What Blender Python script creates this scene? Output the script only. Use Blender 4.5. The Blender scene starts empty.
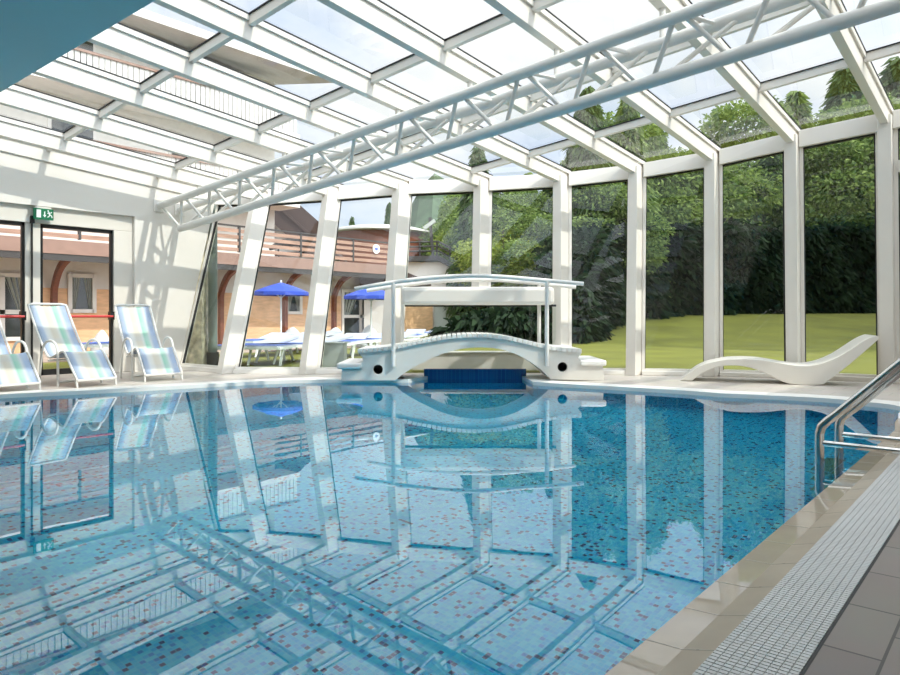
import bpy, bmesh, math, random
import numpy as np
from mathutils import Vector, Matrix

SC = bpy.context.scene
COL = SC.collection
random.seed(7)
rng = np.random.default_rng(7)

# ------------------------------------------------------------------ frame
# world: X = across the beams, Y = along the beams, Z up, deck at z = 0
F, HOR, HC = 693.0, 315.0, 0.85
TH = math.radians(40.0)
CT, ST = math.cos(TH), math.sin(TH)

# ------------------------------------------------------------------ camera
cam_data = bpy.data.cameras.new('camera')
cam = bpy.data.objects.new('camera', cam_data)
COL.objects.link(cam)
cam.location = (0, 0, HC)
cam.rotation_euler = (math.pi / 2, 0, TH)
cam_data.sensor_width = 36.0
cam_data.lens = 36.0 * F / 900.0
cam_data.shift_y = -(337.5 - HOR) / 900.0
cam_data.clip_start = 0.05
cam_data.clip_end = 2000
SC.camera = cam

# ------------------------------------------------------------------ world
SKY_GLOW = 3.8
world = bpy.data.worlds.new('sky')
SC.world = world
world.use_nodes = True
nt = world.node_tree
nt.nodes.clear()
w_out = nt.nodes.new('ShaderNodeOutputWorld')
w_bg = nt.nodes.new('ShaderNodeBackground')
w_tc = nt.nodes.new('ShaderNodeTexCoord')
w_map = nt.nodes.new('ShaderNodeMapping')
w_map.inputs['Scale'].default_value = (1.0, 1.0, 2.2)
w_n = nt.nodes.new('ShaderNodeTexNoise')
w_n.inputs['Scale'].default_value = 2.6
w_n.inputs['Detail'].default_value = 7.0
w_n.inputs['Roughness'].default_value = 0.55
w_r = nt.nodes.new('ShaderNodeValToRGB')
w_r.color_ramp.elements[0].position = 0.36
w_r.color_ramp.elements[0].color = (0.60, 0.70, 0.88, 1)
w_r.color_ramp.elements[1].position = 0.60
w_r.color_ramp.elements[1].color = (0.98, 0.97, 0.97, 1)
nt.links.new(w_tc.outputs['Generated'], w_map.inputs['Vector'])
nt.links.new(w_map.outputs['Vector'], w_n.inputs['Vector'])
nt.links.new(w_n.outputs['Fac'], w_r.inputs['Fac'])
# the sky is brighter around the sun (behind the viewpoint on the right)
w_dot = nt.nodes.new('ShaderNodeVectorMath')
w_dot.operation = 'DOT_PRODUCT'
w_dot.inputs[1].default_value = Vector((0.66, 0.12, 0.72)).normalized()
w_nrm = nt.nodes.new('ShaderNodeVectorMath')
w_nrm.operation = 'NORMALIZE'
nt.links.new(w_tc.outputs['Generated'], w_nrm.inputs[0])
nt.links.new(w_nrm.outputs[0], w_dot.inputs[0])
w_mr = nt.nodes.new('ShaderNodeMapRange')
w_mr.interpolation_type = 'SMOOTHSTEP'
w_mr.inputs[1].default_value = 0.15
w_mr.inputs[2].default_value = 1.0
w_mr.inputs[3].default_value = 1.0
w_mr.inputs[4].default_value = SKY_GLOW
nt.links.new(w_dot.outputs['Value'], w_mr.inputs[0])
w_mul = nt.nodes.new('ShaderNodeVectorMath')
w_mul.operation = 'SCALE'
nt.links.new(w_r.outputs['Color'], w_mul.inputs[0])
nt.links.new(w_mr.outputs[0], w_mul.inputs['Scale'])
nt.links.new(w_mul.outputs[0], w_bg.inputs['Color'])
nt.links.new(w_bg.outputs['Background'], w_out.inputs['Surface'])
w_bg.inputs['Strength'].default_value = 0.88

# ------------------------------------------------------------------ sun
sun_data = bpy.data.lights.new('sun', 'SUN')
sun = bpy.data.objects.new('sun', sun_data)
COL.objects.link(sun)
sun_data.energy = 2.3
sun_data.cycles.use_multiple_importance_sampling = False
sun_data.angle = math.radians(0.8)
sun_data.color = (1.0, 0.95, 0.86)
SUN_DIR = Vector((0.66, 0.12, 0.66)).normalized()
sun.rotation_euler = SUN_DIR.to_track_quat('Z', 'Y').to_euler()
sun.location = (20, 4, 25)

# ------------------------------------------------------------------ exposure
SC.view_settings.view_transform = 'Standard'
SC.view_settings.look = 'None'
SC.view_settings.exposure = 0.48
SC.view_settings.gamma = 1.0
SC.view_settings.use_curve_mapping = False
SC.cycles.max_bounces = 14
SC.cycles.diffuse_bounces = 6
SC.cycles.glossy_bounces = 6
SC.cycles.transmission_bounces = 8
SC.cycles.transparent_max_bounces = 24
SC.cycles.caustics_reflective = False
SC.cycles.caustics_refractive = True
SC.cycles.use_denoising = True
SC.cycles.sample_clamp_indirect = 6.0


# ------------------------------------------------------------------ pixel helpers (900x675 frame)
def C2W(x, y, z):
    return Vector((x * CT - y * ST, x * ST + y * CT, z))


def P(px, py, Z):
    return C2W((px - 450) / F * Z, Z, HC - (py - HOR) / F * Z)


def Zd(px, d):
    return d / ((px - 450) / F * CT - ST)


def Pd(px, py, d):
    return P(px, py, Zd(px, d))


def Pz(px, py, z):
    return P(px, py, F * (HC - z) / (py - HOR))


def RB(d, b):           # underside of the rafters
    return 4.22 + 0.0921 * d - 0.0885 * b


# ------------------------------------------------------------------ mesh builder
class MB:
    def __init__(self):
        self.v, self.f, self.uv = [], [], {}

    def add(self, vs, fs):
        o = len(self.v)
        self.v += [tuple(p) for p in vs]
        self.f += [tuple(i + o for i in q) for q in fs]
        return self

    def hexa(self, p):
        return self.add(p, [(0, 3, 2, 1), (4, 5, 6, 7), (0, 1, 5, 4), (1, 2, 6, 5), (2, 3, 7, 6), (3, 0, 4, 7)])

    def box(self, lo, hi, m=None):
        x0, y0, z0 = lo
        x1, y1, z1 = hi
        p = [Vector(q) for q in ((x0, y0, z0), (x1, y0, z0), (x1, y1, z0), (x0, y1, z0),
                                 (x0, y0, z1), (x1, y0, z1), (x1, y1, z1), (x0, y1, z1))]
        if m is not None:
            p = [m @ q for q in p]
        return self.hexa(p)

    def bar(self, a, b, w, h, up=(0, 0, 1)):
        a, b, up = Vector(a), Vector(b), Vector(up)
        t = (b - a).normalized()
        s = t.cross(up)
        if s.length < 1e-5:
            s = t.cross(Vector((0, 1, 0)))
        s = s.normalized() * (w / 2)
        n = s.cross(t).normalized() * (h / 2)
        return self.hexa([a - s - n, a + s - n, b + s - n, b - s - n, a - s + n, a + s + n, b + s + n, b - s + n])

    def prism(self, poly, vec):
        vec = Vector(vec)
        n = len(poly)
        vs = [Vector(p) for p in poly] + [Vector(p) + vec for p in poly]
        fs = [tuple(range(n - 1, -1, -1)), tuple(range(n, 2 * n))]
        fs += [(i, (i + 1) % n, n + (i + 1) % n, n + i) for i in range(n)]
        return self.add(vs, fs)

    def tube(self, pts, r, n=10, cap=True):
        pts = [Vector(p) for p in pts]
        k = len(pts)
        rs = r if isinstance(r, (list, tuple)) else [r] * k
        vs, fs = [], []
        prev = None
        for i, p in enumerate(pts):
            if i == 0:
                t = pts[1] - p
            elif i == k - 1:
                t = p - pts[i - 1]
            else:
                t = (pts[i + 1] - p).normalized() + (p - pts[i - 1]).normalized()
            t = t.normalized()
            if prev is None:
                u = t.cross(Vector((0, 0, 1)))
                if u.length < 1e-3:
                    u = t.cross(Vector((0, 1, 0)))
            else:
                u = prev - t * prev.dot(t)
            u = u.normalized()
            prev = u
            w = t.cross(u)
            for j in range(n):
                a = 2 * math.pi * j / n
                vs.append(p + (u * math.cos(a) + w * math.sin(a)) * rs[i])
        for i in range(k - 1):
            for j in range(n):
                fs.append((i * n + j, i * n + (j + 1) % n, (i + 1) * n + (j + 1) % n, (i + 1) * n + j))
        if cap:
            fs.append(tuple(range(n - 1, -1, -1)))
            fs.append(tuple((k - 1) * n + j for j in range(n)))
        return self.add(vs, fs)

    def lathe(self, prof, c=(0, 0, 0), n=16):
        c = Vector(c)
        vs, fs = [], []
        for r, z in prof:
            for j in range(n):
                a = 2 * math.pi * j / n
                vs.append(c + Vector((r * math.cos(a), r * math.sin(a), z)))
        for i in range(len(prof) - 1):
            for j in range(n):
                fs.append((i * n + j, i * n + (j + 1) % n, (i + 1) * n + (j + 1) % n, (i + 1) * n + j))
        fs.append(tuple(range(n - 1, -1, -1)))
        fs.append(tuple((len(prof) - 1) * n + j for j in range(n)))
        return self.add(vs, fs)

    def quad(self, a, b, c, d):
        return self.add([a, b, c, d], [(0, 1, 2, 3)])

    def mesh(self, name, mat, smooth=False):
        me = bpy.data.meshes.new(name)
        me.from_pydata(self.v, [], self.f)
        me.update()
        bm = bmesh.new()
        bm.from_mesh(me)
        bmesh.ops.recalc_face_normals(bm, faces=bm.faces)
        bm.to_mesh(me)
        bm.free()
        if mat is not None:
            me.materials.append(mat)
        if smooth:
            for p in me.polygons:
                p.use_smooth = True
        return me

    def build(self, name, mat, parent=None, smooth=False, bevel=0, loc=None):
        o = bpy.data.objects.new(name, self.mesh(name, mat, smooth))
        COL.objects.link(o)
        if parent is not None:
            o.parent = parent
        if loc is not None:
            o.location = loc
        if bevel:
            md = o.modifiers.new('bevel', 'BEVEL')
            md.width = bevel
            md.segments = 2
            md.limit_method = 'ANGLE'
            md.angle_limit = math.radians(40)
        if smooth:
            md = o.modifiers.new('edge', 'EDGE_SPLIT')
            md.split_angle = math.radians(45)
        return o


def tag(o, label=None, cat=None, group=None, kind=None):
    if label:
        o['label'] = label
    if cat:
        o['category'] = cat
    if group:
        o['group'] = group
    if kind:
        o['kind'] = kind
    return o


def empty(name, loc=(0, 0, 0), rz=0.0, label=None, cat=None, group=None, kind=None):
    o = bpy.data.objects.new(name, None)
    COL.objects.link(o)
    o.location = loc
    o.rotation_euler = (0, 0, rz)
    o.empty_display_size = 0.1
    return tag(o, label, cat, group, kind)


def copy_tree(o, parent=None):
    c = o.copy()
    COL.objects.link(c)
    if parent is not None:
        c.parent = parent
    for ch in list(o.children):
        copy_tree(ch, c)
    return c


def bez(pts, n=8):
    """Catmull-Rom through pts"""
    pts = [Vector(p) for p in pts]
    out = []
    for i in range(len(pts) - 1):
        p0 = pts[max(i - 1, 0)]
        p1, p2 = pts[i], pts[i + 1]
        p3 = pts[min(i + 2, len(pts) - 1)]
        for k in range(n):
            t = k / n
            out.append(0.5 * ((2 * p1) + (p2 - p0) * t + (2 * p0 - 5 * p1 + 4 * p2 - p3) * t * t
                              + (3 * p1 - p0 - 3 * p2 + p3) * t ** 3))
    out.append(pts[-1])
    return out


# ------------------------------------------------------------------ materials
def srgb(r, g, b):
    f = lambda c: (c / 255 / 12.92) if c / 255 <= 0.04045 else ((c / 255 + 0.055) / 1.055) ** 2.4
    return (f(r), f(g), f(b), 1.0)


def mat(name, col, rough=0.5, metal=0.0, var=0.06, scale=6.0, bump=0.0, bscale=60.0, spec=0.5, stretch=None):
    m = bpy.data.materials.new(name)
    m.use_nodes = True
    t = m.node_tree
    b = t.nodes['Principled BSDF']
    b.inputs['Roughness'].default_value = rough
    b.inputs['Metallic'].default_value = metal
    b.inputs['Specular IOR Level'].default_value = spec
    tc = t.nodes.new('ShaderNodeTexCoord')
    vec = tc.outputs['Object']
    if stretch:
        mp = t.nodes.new('ShaderNodeMapping')
        mp.inputs['Scale'].default_value = stretch
        t.links.new(vec, mp.inputs['Vector'])
        vec = mp.outputs['Vector']
    n = t.nodes.new('ShaderNodeTexNoise')
    n.inputs['Scale'].default_value = scale
    n.inputs['Detail'].default_value = 4
    t.links.new(vec, n.inputs['Vector'])
    r = t.nodes.new('ShaderNodeValToRGB')
    c = col
    r.color_ramp.elements[0].position = 0.3
    r.color_ramp.elements[1].position = 0.7
    r.color_ramp.elements[0].color = (max(c[0] * (1 - var), 0), max(c[1] * (1 - var), 0), max(c[2] * (1 - var), 0), 1)
    r.color_ramp.elements[1].color = (min(c[0] * (1 + var), 1), min(c[1] * (1 + var), 1), min(c[2] * (1 + var), 1), 1)
    t.links.new(n.outputs['Fac'], r.inputs['Fac'])
    t.links.new(r.outputs['Color'], b.inputs['Base Color'])
    if bump:
        n2 = t.nodes.new('ShaderNodeTexNoise')
        n2.inputs['Scale'].default_value = bscale
        n2.inputs['Detail'].default_value = 3
        t.links.new(vec, n2.inputs['Vector'])
        bp = t.nodes.new('ShaderNodeBump')
        bp.inputs['Strength'].default_value = bump
        bp.inputs['Distance'].default_value = 0.02
        t.links.new(n2.outputs['Fac'], bp.inputs['Height'])
        t.links.new(bp.outputs['Normal'], b.inputs['Normal'])
    return m


def glass_mat(name, tint, f0, rough=0.0):
    """thin pane: clear transmission plus a Schlick mirror reflection"""
    m = bpy.data.materials.new(name)
    m.use_nodes = True
    t = m.node_tree
    t.nodes.clear()
    out = t.nodes.new('ShaderNodeOutputMaterial')
    mix = t.nodes.new('ShaderNodeMixShader')
    tr = t.nodes.new('ShaderNodeBsdfTransparent')
    tr.inputs['Color'].default_value = tint
    gl = t.nodes.new('ShaderNodeBsdfGlossy')
    gl.inputs['Roughness'].default_value = rough
    schlick(t, f0, mix.inputs['Fac'])
    t.links.new(tr.outputs[0], mix.inputs[1])
    t.links.new(gl.outputs[0], mix.inputs[2])
    t.links.new(mix.outputs[0], out.inputs['Surface'])
    return m


def schlick(t, f0, sock, power=5.0, tir=False):
    g = t.nodes.new('ShaderNodeNewGeometry')
    dt = t.nodes.new('ShaderNodeVectorMath')
    dt.operation = 'DOT_PRODUCT'
    t.links.new(g.outputs['Incoming'], dt.inputs[0])
    t.links.new(g.outputs['Normal'], dt.inputs[1])

    def mth(op, a, b=None):
        n = t.nodes.new('ShaderNodeMath')
        n.operation = op
        for i, q in enumerate((a, b)):
            if q is None:
                continue
            if isinstance(q, (int, float)):
                n.inputs[i].default_value = q
            else:
                t.links.new(q, n.inputs[i])
        return n.outputs[0]
    a = mth('ABSOLUTE', dt.outputs['Value'])
    o = mth('SUBTRACT', 1.0, a)
    p = mth('POWER', o, power)
    q = mth('MULTIPLY', p, 1.0 - f0)
    s = mth('ADD', q, f0)
    if tir:      # total reflection for rays coming up from below the surface
        lt = mth('LESS_THAN', a, 0.66)
        s = mth('MAXIMUM', s, mth('MULTIPLY', lt, g.outputs['Backfacing']))
    t.links.new(s, sock)


def tile_mat(name, c1, c2, joint, w, h, mortar=0.004, rough=0.45, rot=0.0, offset=0.5, noise=0.1):
    m = bpy.data.materials.new(name)
    m.use_nodes = True
    t = m.node_tree
    b = t.nodes['Principled BSDF']
    b.inputs['Roughness'].default_value = rough
    tc = t.nodes.new('ShaderNodeTexCoord')
    mp = t.nodes.new('ShaderNodeMapping')
    mp.inputs['Rotation'].default_value = (0, 0, rot)
    t.links.new(tc.outputs['Object'], mp.inputs['Vector'])
    br = t.nodes.new('ShaderNodeTexBrick')
    br.offset = offset
    br.inputs['Scale'].default_value = 1.0
    br.inputs['Brick Width'].default_value = w
    br.inputs['Row Height'].default_value = h
    br.inputs['Mortar Size'].default_value = mortar
    br.inputs['Mortar Smooth'].default_value = 0.1
    br.inputs['Color1'].default_value = c1
    br.inputs['Color2'].default_value = c2
    br.inputs['Mortar'].default_value = joint
    t.links.new(mp.outputs['Vector'], br.inputs['Vector'])
    n = t.nodes.new('ShaderNodeTexNoise')
    n.inputs['Scale'].default_value = 5
    n.inputs['Detail'].default_value = 6
    t.links.new(tc.outputs['Object'], n.inputs['Vector'])
    mx = t.nodes.new('ShaderNodeMix')
    mx.data_type = 'RGBA'
    mx.blend_type = 'OVERLAY'
    mx.inputs[0].default_value = noise
    t.links.new(br.outputs['Color'], mx.inputs[6])
    t.links.new(n.outputs['Color'], mx.inputs[7])
    t.links.new(mx.outputs[2], b.inputs['Base Color'])
    bp = t.nodes.new('ShaderNodeBump')
    bp.inputs['Strength'].default_value = 0.4
    bp.inputs['Distance'].default_value = 0.003
    bp.invert = True
    t.links.new(br.outputs['Fac'], bp.inputs['Height'])
    t.links.new(bp.outputs['Normal'], b.inputs['Normal'])
    return m


def mosaic_mat(name, size=0.0225):
    m = bpy.data.materials.new(name)
    m.use_nodes = True
    t = m.node_tree
    b = t.nodes['Principled BSDF']
    b.inputs['Roughness'].default_value = 0.3
    tc = t.nodes.new('ShaderNodeTexCoord')
    sc = t.nodes.new('ShaderNodeVectorMath')
    sc.operation = 'SCALE'
    sc.inputs['Scale'].default_value = 1.0 / size
    t.links.new(tc.outputs['Object'], sc.inputs[0])
    ad = t.nodes.new('ShaderNodeVectorMath')
    ad.operation = 'ADD'
    ad.inputs[1].default_value = (0.013, 0.017, 0.3)
    t.links.new(sc.outputs[0], ad.inputs[0])
    fl = t.nodes.new('ShaderNodeVectorMath')
    fl.operation = 'FLOOR'
    t.links.new(ad.outputs[0], fl.inputs[0])
    wn = t.nodes.new('ShaderNodeTexWhiteNoise')
    wn.noise_dimensions = '3D'
    t.links.new(fl.outputs[0], wn.inputs['Vector'])
    r = t.nodes.new('ShaderNodeValToRGB')
    r.color_ramp.interpolation = 'CONSTANT'
    cols = [(0.0, srgb(56, 216, 250)), (0.28, srgb(36, 198, 248)), (0.5, srgb(92, 226, 252)),
            (0.7, srgb(44, 206, 250)), (0.87, srgb(22, 150, 226)), (0.905, srgb(10, 26, 112)),
            (0.972, srgb(60, 60, 140))]
    e = r.color_ramp.elements
    e[0].position, e[0].color = cols[0]
    e[1].position, e[1].color = cols[1]
    for p, c in cols[2:]:
        k = e.new(p)
        k.color = c
    t.links.new(wn.outputs['Value'], r.inputs['Fac'])
    # grout lines
    fr = t.nodes.new('ShaderNodeVectorMath')
    fr.operation = 'FRACTION'
    t.links.new(ad.outputs[0], fr.inputs[0])
    sp = t.nodes.new('ShaderNodeSeparateXYZ')
    t.links.new(fr.outputs[0], sp.inputs[0])
    outs = []
    for ax in 'XYZ':
        c = t.nodes.new('ShaderNodeMath')
        c.operation = 'LESS_THAN'
        c.inputs[1].default_value = 0.07
        t.links.new(sp.outputs[ax], c.inputs[0])
        outs.append(c.outputs[0])
    mm = t.nodes.new('ShaderNodeMath')
    mm.operation = 'MAXIMUM'
    t.links.new(outs[0], mm.inputs[0])
    t.links.new(outs[1], mm.inputs[1])
    mx = t.nodes.new('ShaderNodeMix')
    mx.data_type = 'RGBA'
    t.links.new(mm.outputs[0], mx.inputs[0])
    t.links.new(r.outputs['Color'], mx.inputs[6])
    mx.inputs[7].default_value = srgb(120, 226, 248)
    t.links.new(mx.outputs[2], b.inputs['Base Color'])
    return m


def water_mat():
    m = bpy.data.materials.new('pool_water')
    m.use_nodes = True
    t = m.node_tree
    t.nodes.clear()
    out = t.nodes.new('ShaderNodeOutputMaterial')
    mix = t.nodes.new('ShaderNodeMixShader')
    tr = t.nodes.new('ShaderNodeBsdfRefraction')
    tr.inputs['Color'].default_value = (0.64, 0.96, 1.0, 1)
    tr.inputs['IOR'].default_value = 1.33
    tr.inputs['Roughness'].default_value = 0.0
    gl = t.nodes.new('ShaderNodeBsdfGlossy')
    gl.inputs['Roughness'].default_value = 0.0
    tc = t.nodes.new('ShaderNodeTexCoord')
    n = t.nodes.new('ShaderNodeTexNoise')
    n.inputs['Scale'].default_value = 2.2
    n.inputs['Detail'].default_value = 2
    t.links.new(tc.outputs['Object'], n.inputs['Vector'])
    bp = t.nodes.new('ShaderNodeBump')
    bp.inputs['Strength'].default_value = 0.022
    bp.inputs['Distance'].default_value = 0.02
    t.links.new(n.outputs['Fac'], bp.inputs['Height'])
    t.links.new(bp.outputs['Normal'], gl.inputs['Normal'])
    t.links.new(bp.outputs['Normal'], tr.inputs['Normal'])
    schlick(t, 0.12, mix.inputs['Fac'], 4.2, True)
    t.links.new(tr.outputs[0], mix.inputs[1])
    t.links.new(gl.outputs[0], mix.inputs[2])
    t.links.new(mix.outputs[0], out.inputs['Surface'])
    return m


def leaf_mat(name, c1, c2):
    m = bpy.data.materials.new(name)
    m.use_nodes = True
    t = m.node_tree
    b = t.nodes['Principled BSDF']
    b.inputs['Roughness'].default_value = 0.65
    b.inputs['Specular IOR Level'].default_value = 0.2
    g = t.nodes.new('ShaderNodeNewGeometry')
    r = t.nodes.new('ShaderNodeValToRGB')
    r.color_ramp.elements[0].color = c1
    r.color_ramp.elements[1].color = c2
    t.links.new(g.outputs['Random Per Island'], r.inputs['Fac'])
    t.links.new(r.outputs['Color'], b.inputs['Base Color'])
    out = t.nodes['Material Output']
    tl = t.nodes.new('ShaderNodeBsdfTranslucent')
    t.links.new(r.outputs['Color'], tl.inputs['Color'])
    mx = t.nodes.new('ShaderNodeMixShader')
    mx.inputs[0].default_value = 0.4
    t.links.new(b.outputs[0], mx.inputs[1])
    t.links.new(tl.outputs[0], mx.inputs[2])
    t.links.new(mx.outputs[0], out.inputs['Surface'])
    return m


def ramp_uv_mat(name, stops, rough=0.8, bands=True):
    """striped sling fabric, colour across the U direction with faint cross bands along V"""
    m = bpy.data.materials.new(name)
    m.use_nodes = True
    t = m.node_tree
    b = t.nodes['Principled BSDF']
    b.inputs['Roughness'].default_value = rough
    uv = t.nodes.new('ShaderNodeUVMap')
    sp = t.nodes.new('ShaderNodeSeparateXYZ')
    t.links.new(uv.outputs['UV'], sp.inputs[0])
    r = t.nodes.new('ShaderNodeValToRGB')
    e = r.color_ramp.elements
    e[0].position, e[0].color = stops[0]
    e[1].position, e[1].color = stops[1]
    for p, c in stops[2:]:
        k = e.new(p)
        k.color = c
    t.links.new(sp.outputs['X'], r.inputs['Fac'])
    w = t.nodes.new('ShaderNodeMath')
    w.operation = 'MULTIPLY'
    w.inputs[1].default_value = 26.0
    t.links.new(sp.outputs['Y'], w.inputs[0])
    s = t.nodes.new('ShaderNodeMath')
    s.operation = 'SINE'
    t.links.new(w.outputs[0], s.inputs[0])
    s2 = t.nodes.new('ShaderNodeMapRange')
    s2.inputs[1].default_value = 0.2
    s2.inputs[2].default_value = 0.8
    s2.inputs[3].default_value = 0.0
    s2.inputs[4].default_value = 0.25
    t.links.new(s.outputs[0], s2.inputs[0])
    mx = t.nodes.new('ShaderNodeMix')
    mx.data_type = 'RGBA'
    t.links.new(s2.outputs[0], mx.inputs[0])
    t.links.new(r.outputs['Color'], mx.inputs[6])
    mx.inputs[7].default_value = srgb(180, 186, 192)
    t.links.new(mx.outputs[2], b.inputs['Base Color'])
    return m


M = {}
M['white'] = mat('white_paint', srgb(224, 219, 210), 0.4, var=0.02, scale=3)
M['wall'] = mat('white_plaster', srgb(224, 220, 213), 0.7, var=0.02, scale=2, bump=0.08, bscale=80)
M['truss'] = mat('truss_paint', srgb(226, 224, 219), 0.32, var=0.015, scale=5)
M['gasket'] = mat('black_gasket', srgb(28, 28, 30), 0.6)
M['blue_ceiling'] = mat('blue_ceiling_paint', srgb(194, 224, 222), 0.6, var=0.02, scale=1)
M['dark'] = mat('dark_slot', srgb(25, 26, 28), 0.5)
M['deck'] = tile_mat('deck_tile', srgb(196, 188, 178), srgb(188, 180, 170), srgb(160, 152, 143), 0.33, 0.33, 0.004, 0.35)
M['walk'] = tile_mat('walkway_tile', srgb(142, 132, 124), srgb(130, 121, 114), srgb(78, 73, 69), 0.33, 0.139, 0.004, 0.4,
                     rot=math.pi / 2)
M['stone'] = mat('coping_stone', srgb(178, 164, 146), 0.3, var=0.08, scale=7)
M['stone_wet'] = mat('wet_coping_stone', srgb(176, 160, 140), 0.35, var=0.08, scale=7)
_b = M['stone_wet'].node_tree.nodes['Principled BSDF']
_b.inputs['Coat Weight'].default_value = 1.0
_b.inputs['Coat Roughness'].default_value = 0.015
_b.inputs['Coat IOR'].default_value = 1.6
M['rim'] = mat('pool_rim_white', srgb(236, 234, 228), 0.35, var=0.02)
M['grate'] = mat('grate_plastic', srgb(212, 212, 210), 0.5, var=0.03)
M['mosaic'] = mosaic_mat('pool_mosaic')
M['mosaic_dark'] = tile_mat('blue_wall_tile', srgb(20, 92, 150), srgb(14, 78, 138), srgb(30, 110, 160), 0.04, 0.04, 0.002, 0.2, offset=0)
M['water'] = water_mat()
M['glass'] = glass_mat('facade_glass', (0.88, 0.92, 0.89, 1), 0.045)
M['roof_glass'] = glass_mat('roof_glass', (0.93, 0.96, 0.95, 1), 0.06)
M['door_glass'] = glass_mat('door_glass', (0.93, 0.94, 0.93, 1), 0.05)
M['chrome'] = mat('polished_steel', (0.72, 0.71, 0.69, 1), 0.12, metal=1.0, var=0.02)
M['red'] = mat('red_bar', srgb(205, 40, 38), 0.35)
M['black'] = mat('black_plastic', srgb(18, 18, 19), 0.4)
M['green_sign'] = mat('sign_green', srgb(8, 110, 72), 0.4, var=0.01)
M['sign_white'] = mat('sign_white', srgb(240, 246, 242), 0.4, var=0.01)
M['lounger'] = mat('white_gelcoat', srgb(226, 222, 213), 0.3, var=0.012, scale=2)
M['grey_blue'] = mat('bridge_side', srgb(224, 221, 213), 0.35, var=0.02)
M['rubble'] = mat('rubble_stone', srgb(222, 212, 186), 0.9, var=0.35, scale=9, bump=1.0, bscale=9)
M['pipe'] = mat('grey_green_metal', srgb(120, 132, 126), 0.5, var=0.06)
M['brown'] = mat('brown_wood', srgb(120, 66, 44), 0.6, var=0.2, scale=4, stretch=(2, 2, 12))
M['board'] = mat('railing_board', srgb(166, 130, 110), 0.6, var=0.25, scale=3, stretch=(8, 0.7, 8))
M['eave'] = mat('brown_fascia', srgb(146, 116, 102), 0.7, var=0.1)
M['dark_brown'] = mat('dark_brown', srgb(74, 56, 50), 0.7, var=0.1)
M['dark_metal'] = mat('dark_metal', srgb(60, 56, 54), 0.5)
M['peach'] = mat('peach_cladding', srgb(228, 184, 142), 0.8, var=0.14, scale=3, stretch=(1, 1, 5))
M['ext_white'] = mat('outside_render', srgb(226, 222, 216), 0.8, var=0.03)
M['hotel_grey'] = mat('hotel_grey', srgb(206, 203, 198), 0.8, var=0.05)
M['beige'] = mat('hotel_render', srgb(222, 218, 210), 0.8, var=0.04)
M['curtain'] = mat('grey_curtain', srgb(146, 150, 140), 0.8, var=0.3, scale=9, stretch=(1, 9, 0.3))
M['win_dark'] = mat('window_glass_dark', srgb(48, 52, 52), 0.08)
M['parasol'] = mat('blue_canvas', srgb(44, 74, 178), 0.7, var=0.05)
M['mattress'] = mat('blue_sling', srgb(76, 104, 180), 0.8, var=0.05)
M['sling_white'] = mat('white_sling', srgb(178, 184, 198), 0.8, var=0.03)
M['bag'] = mat('white_cover', srgb(198, 198, 196), 0.8, var=0.03)
M['cabinet'] = mat('grey_cabinet', srgb(186, 192, 186), 0.5, var=0.03)
M['paving'] = tile_mat('terrace_paving', srgb(178, 160, 142), srgb(168, 150, 134), srgb(140, 126, 112), 0.4, 0.4, 0.008, 0.8)
M['roof_metal'] = mat('pale_roof', srgb(206, 204, 200), 0.5)
M['bark'] = mat('bark', srgb(84, 70, 58), 0.9, var=0.3)
M['leaf_dark'] = leaf_mat('conifer_needles', srgb(58, 82, 56), srgb(112, 136, 82))
M['leaf_mid'] = leaf_mat('mid_leaves', srgb(84, 112, 62), srgb(152, 172, 96))
M['leaf_light'] = leaf_mat('light_leaves', srgb(110, 134, 56), srgb(176, 186, 92))
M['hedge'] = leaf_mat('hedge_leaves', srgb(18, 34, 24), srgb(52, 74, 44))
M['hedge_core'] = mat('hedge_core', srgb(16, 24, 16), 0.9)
M['fabric'] = ramp_uv_mat('striped_sling', [
    (0.0, srgb(160, 176, 198)), (0.13, srgb(164, 180, 202)), (0.2, srgb(204, 208, 208)), (0.3, srgb(208, 208, 200)),
    (0.38, srgb(200, 194, 178)), (0.5, srgb(202, 198, 184)), (0.57, srgb(204, 210, 204)), (0.63, srgb(146, 194, 174)),
    (0.72, srgb(162, 200, 184)), (0.79, srgb(200, 206, 206)), (0.87, srgb(158, 176, 200)), (1.0, srgb(154, 172, 198))])


def lawn_mat():
    m = mat('lawn_grass', srgb(110, 112, 34), 0.9, var=0.22, scale=0.9, bump=0.6, bscale=40)
    return m


M['lawn'] = lawn_mat()

# ================================================================== STRUCTURE
# rafters: d_k spaced 1.045, columns carry their far ends
COLS = [  # base px, base depth, top px
    (228, 10.1, 262), (310, 10.0, 333), (390, 9.95, 403), (480, 9.95, 483), (562, 9.92, 562),
    (635, 9.85, 637), (713, 9.65, 713), (795, 9.3, 793), (889, 8.7, 886)]
D0 = -1.39
BASE, TOP = [], []
for k, (bx, bz, tx) in enumerate(COLS):
    d = D0 - 1.045 * (8 - k)
    Zt = Zd(tx, d)
    t = P(tx, 0, Zt)
    TOP.append(Vector((t.x, t.y, RB(t.x, t.y))))
    q = P(bx, 0, bz)
    BASE.append(Vector((q.x, q.y, 0)))
for d, b in ((-0.345, 10.2), (0.70, 10.2), (1.75, 10.1)):
    TOP.append(Vector((d, b, RB(d, b))))
    BASE.append(Vector((d, b + 0.03, 0)))
WALL_D = -10.3
WB = Vector((WALL_D, 5.62, 0))                       # where the left wall ends on the deck
WT = Vector((WALL_D, 6.30, RB(WALL_D, 6.30)))        # and under the roof

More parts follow.
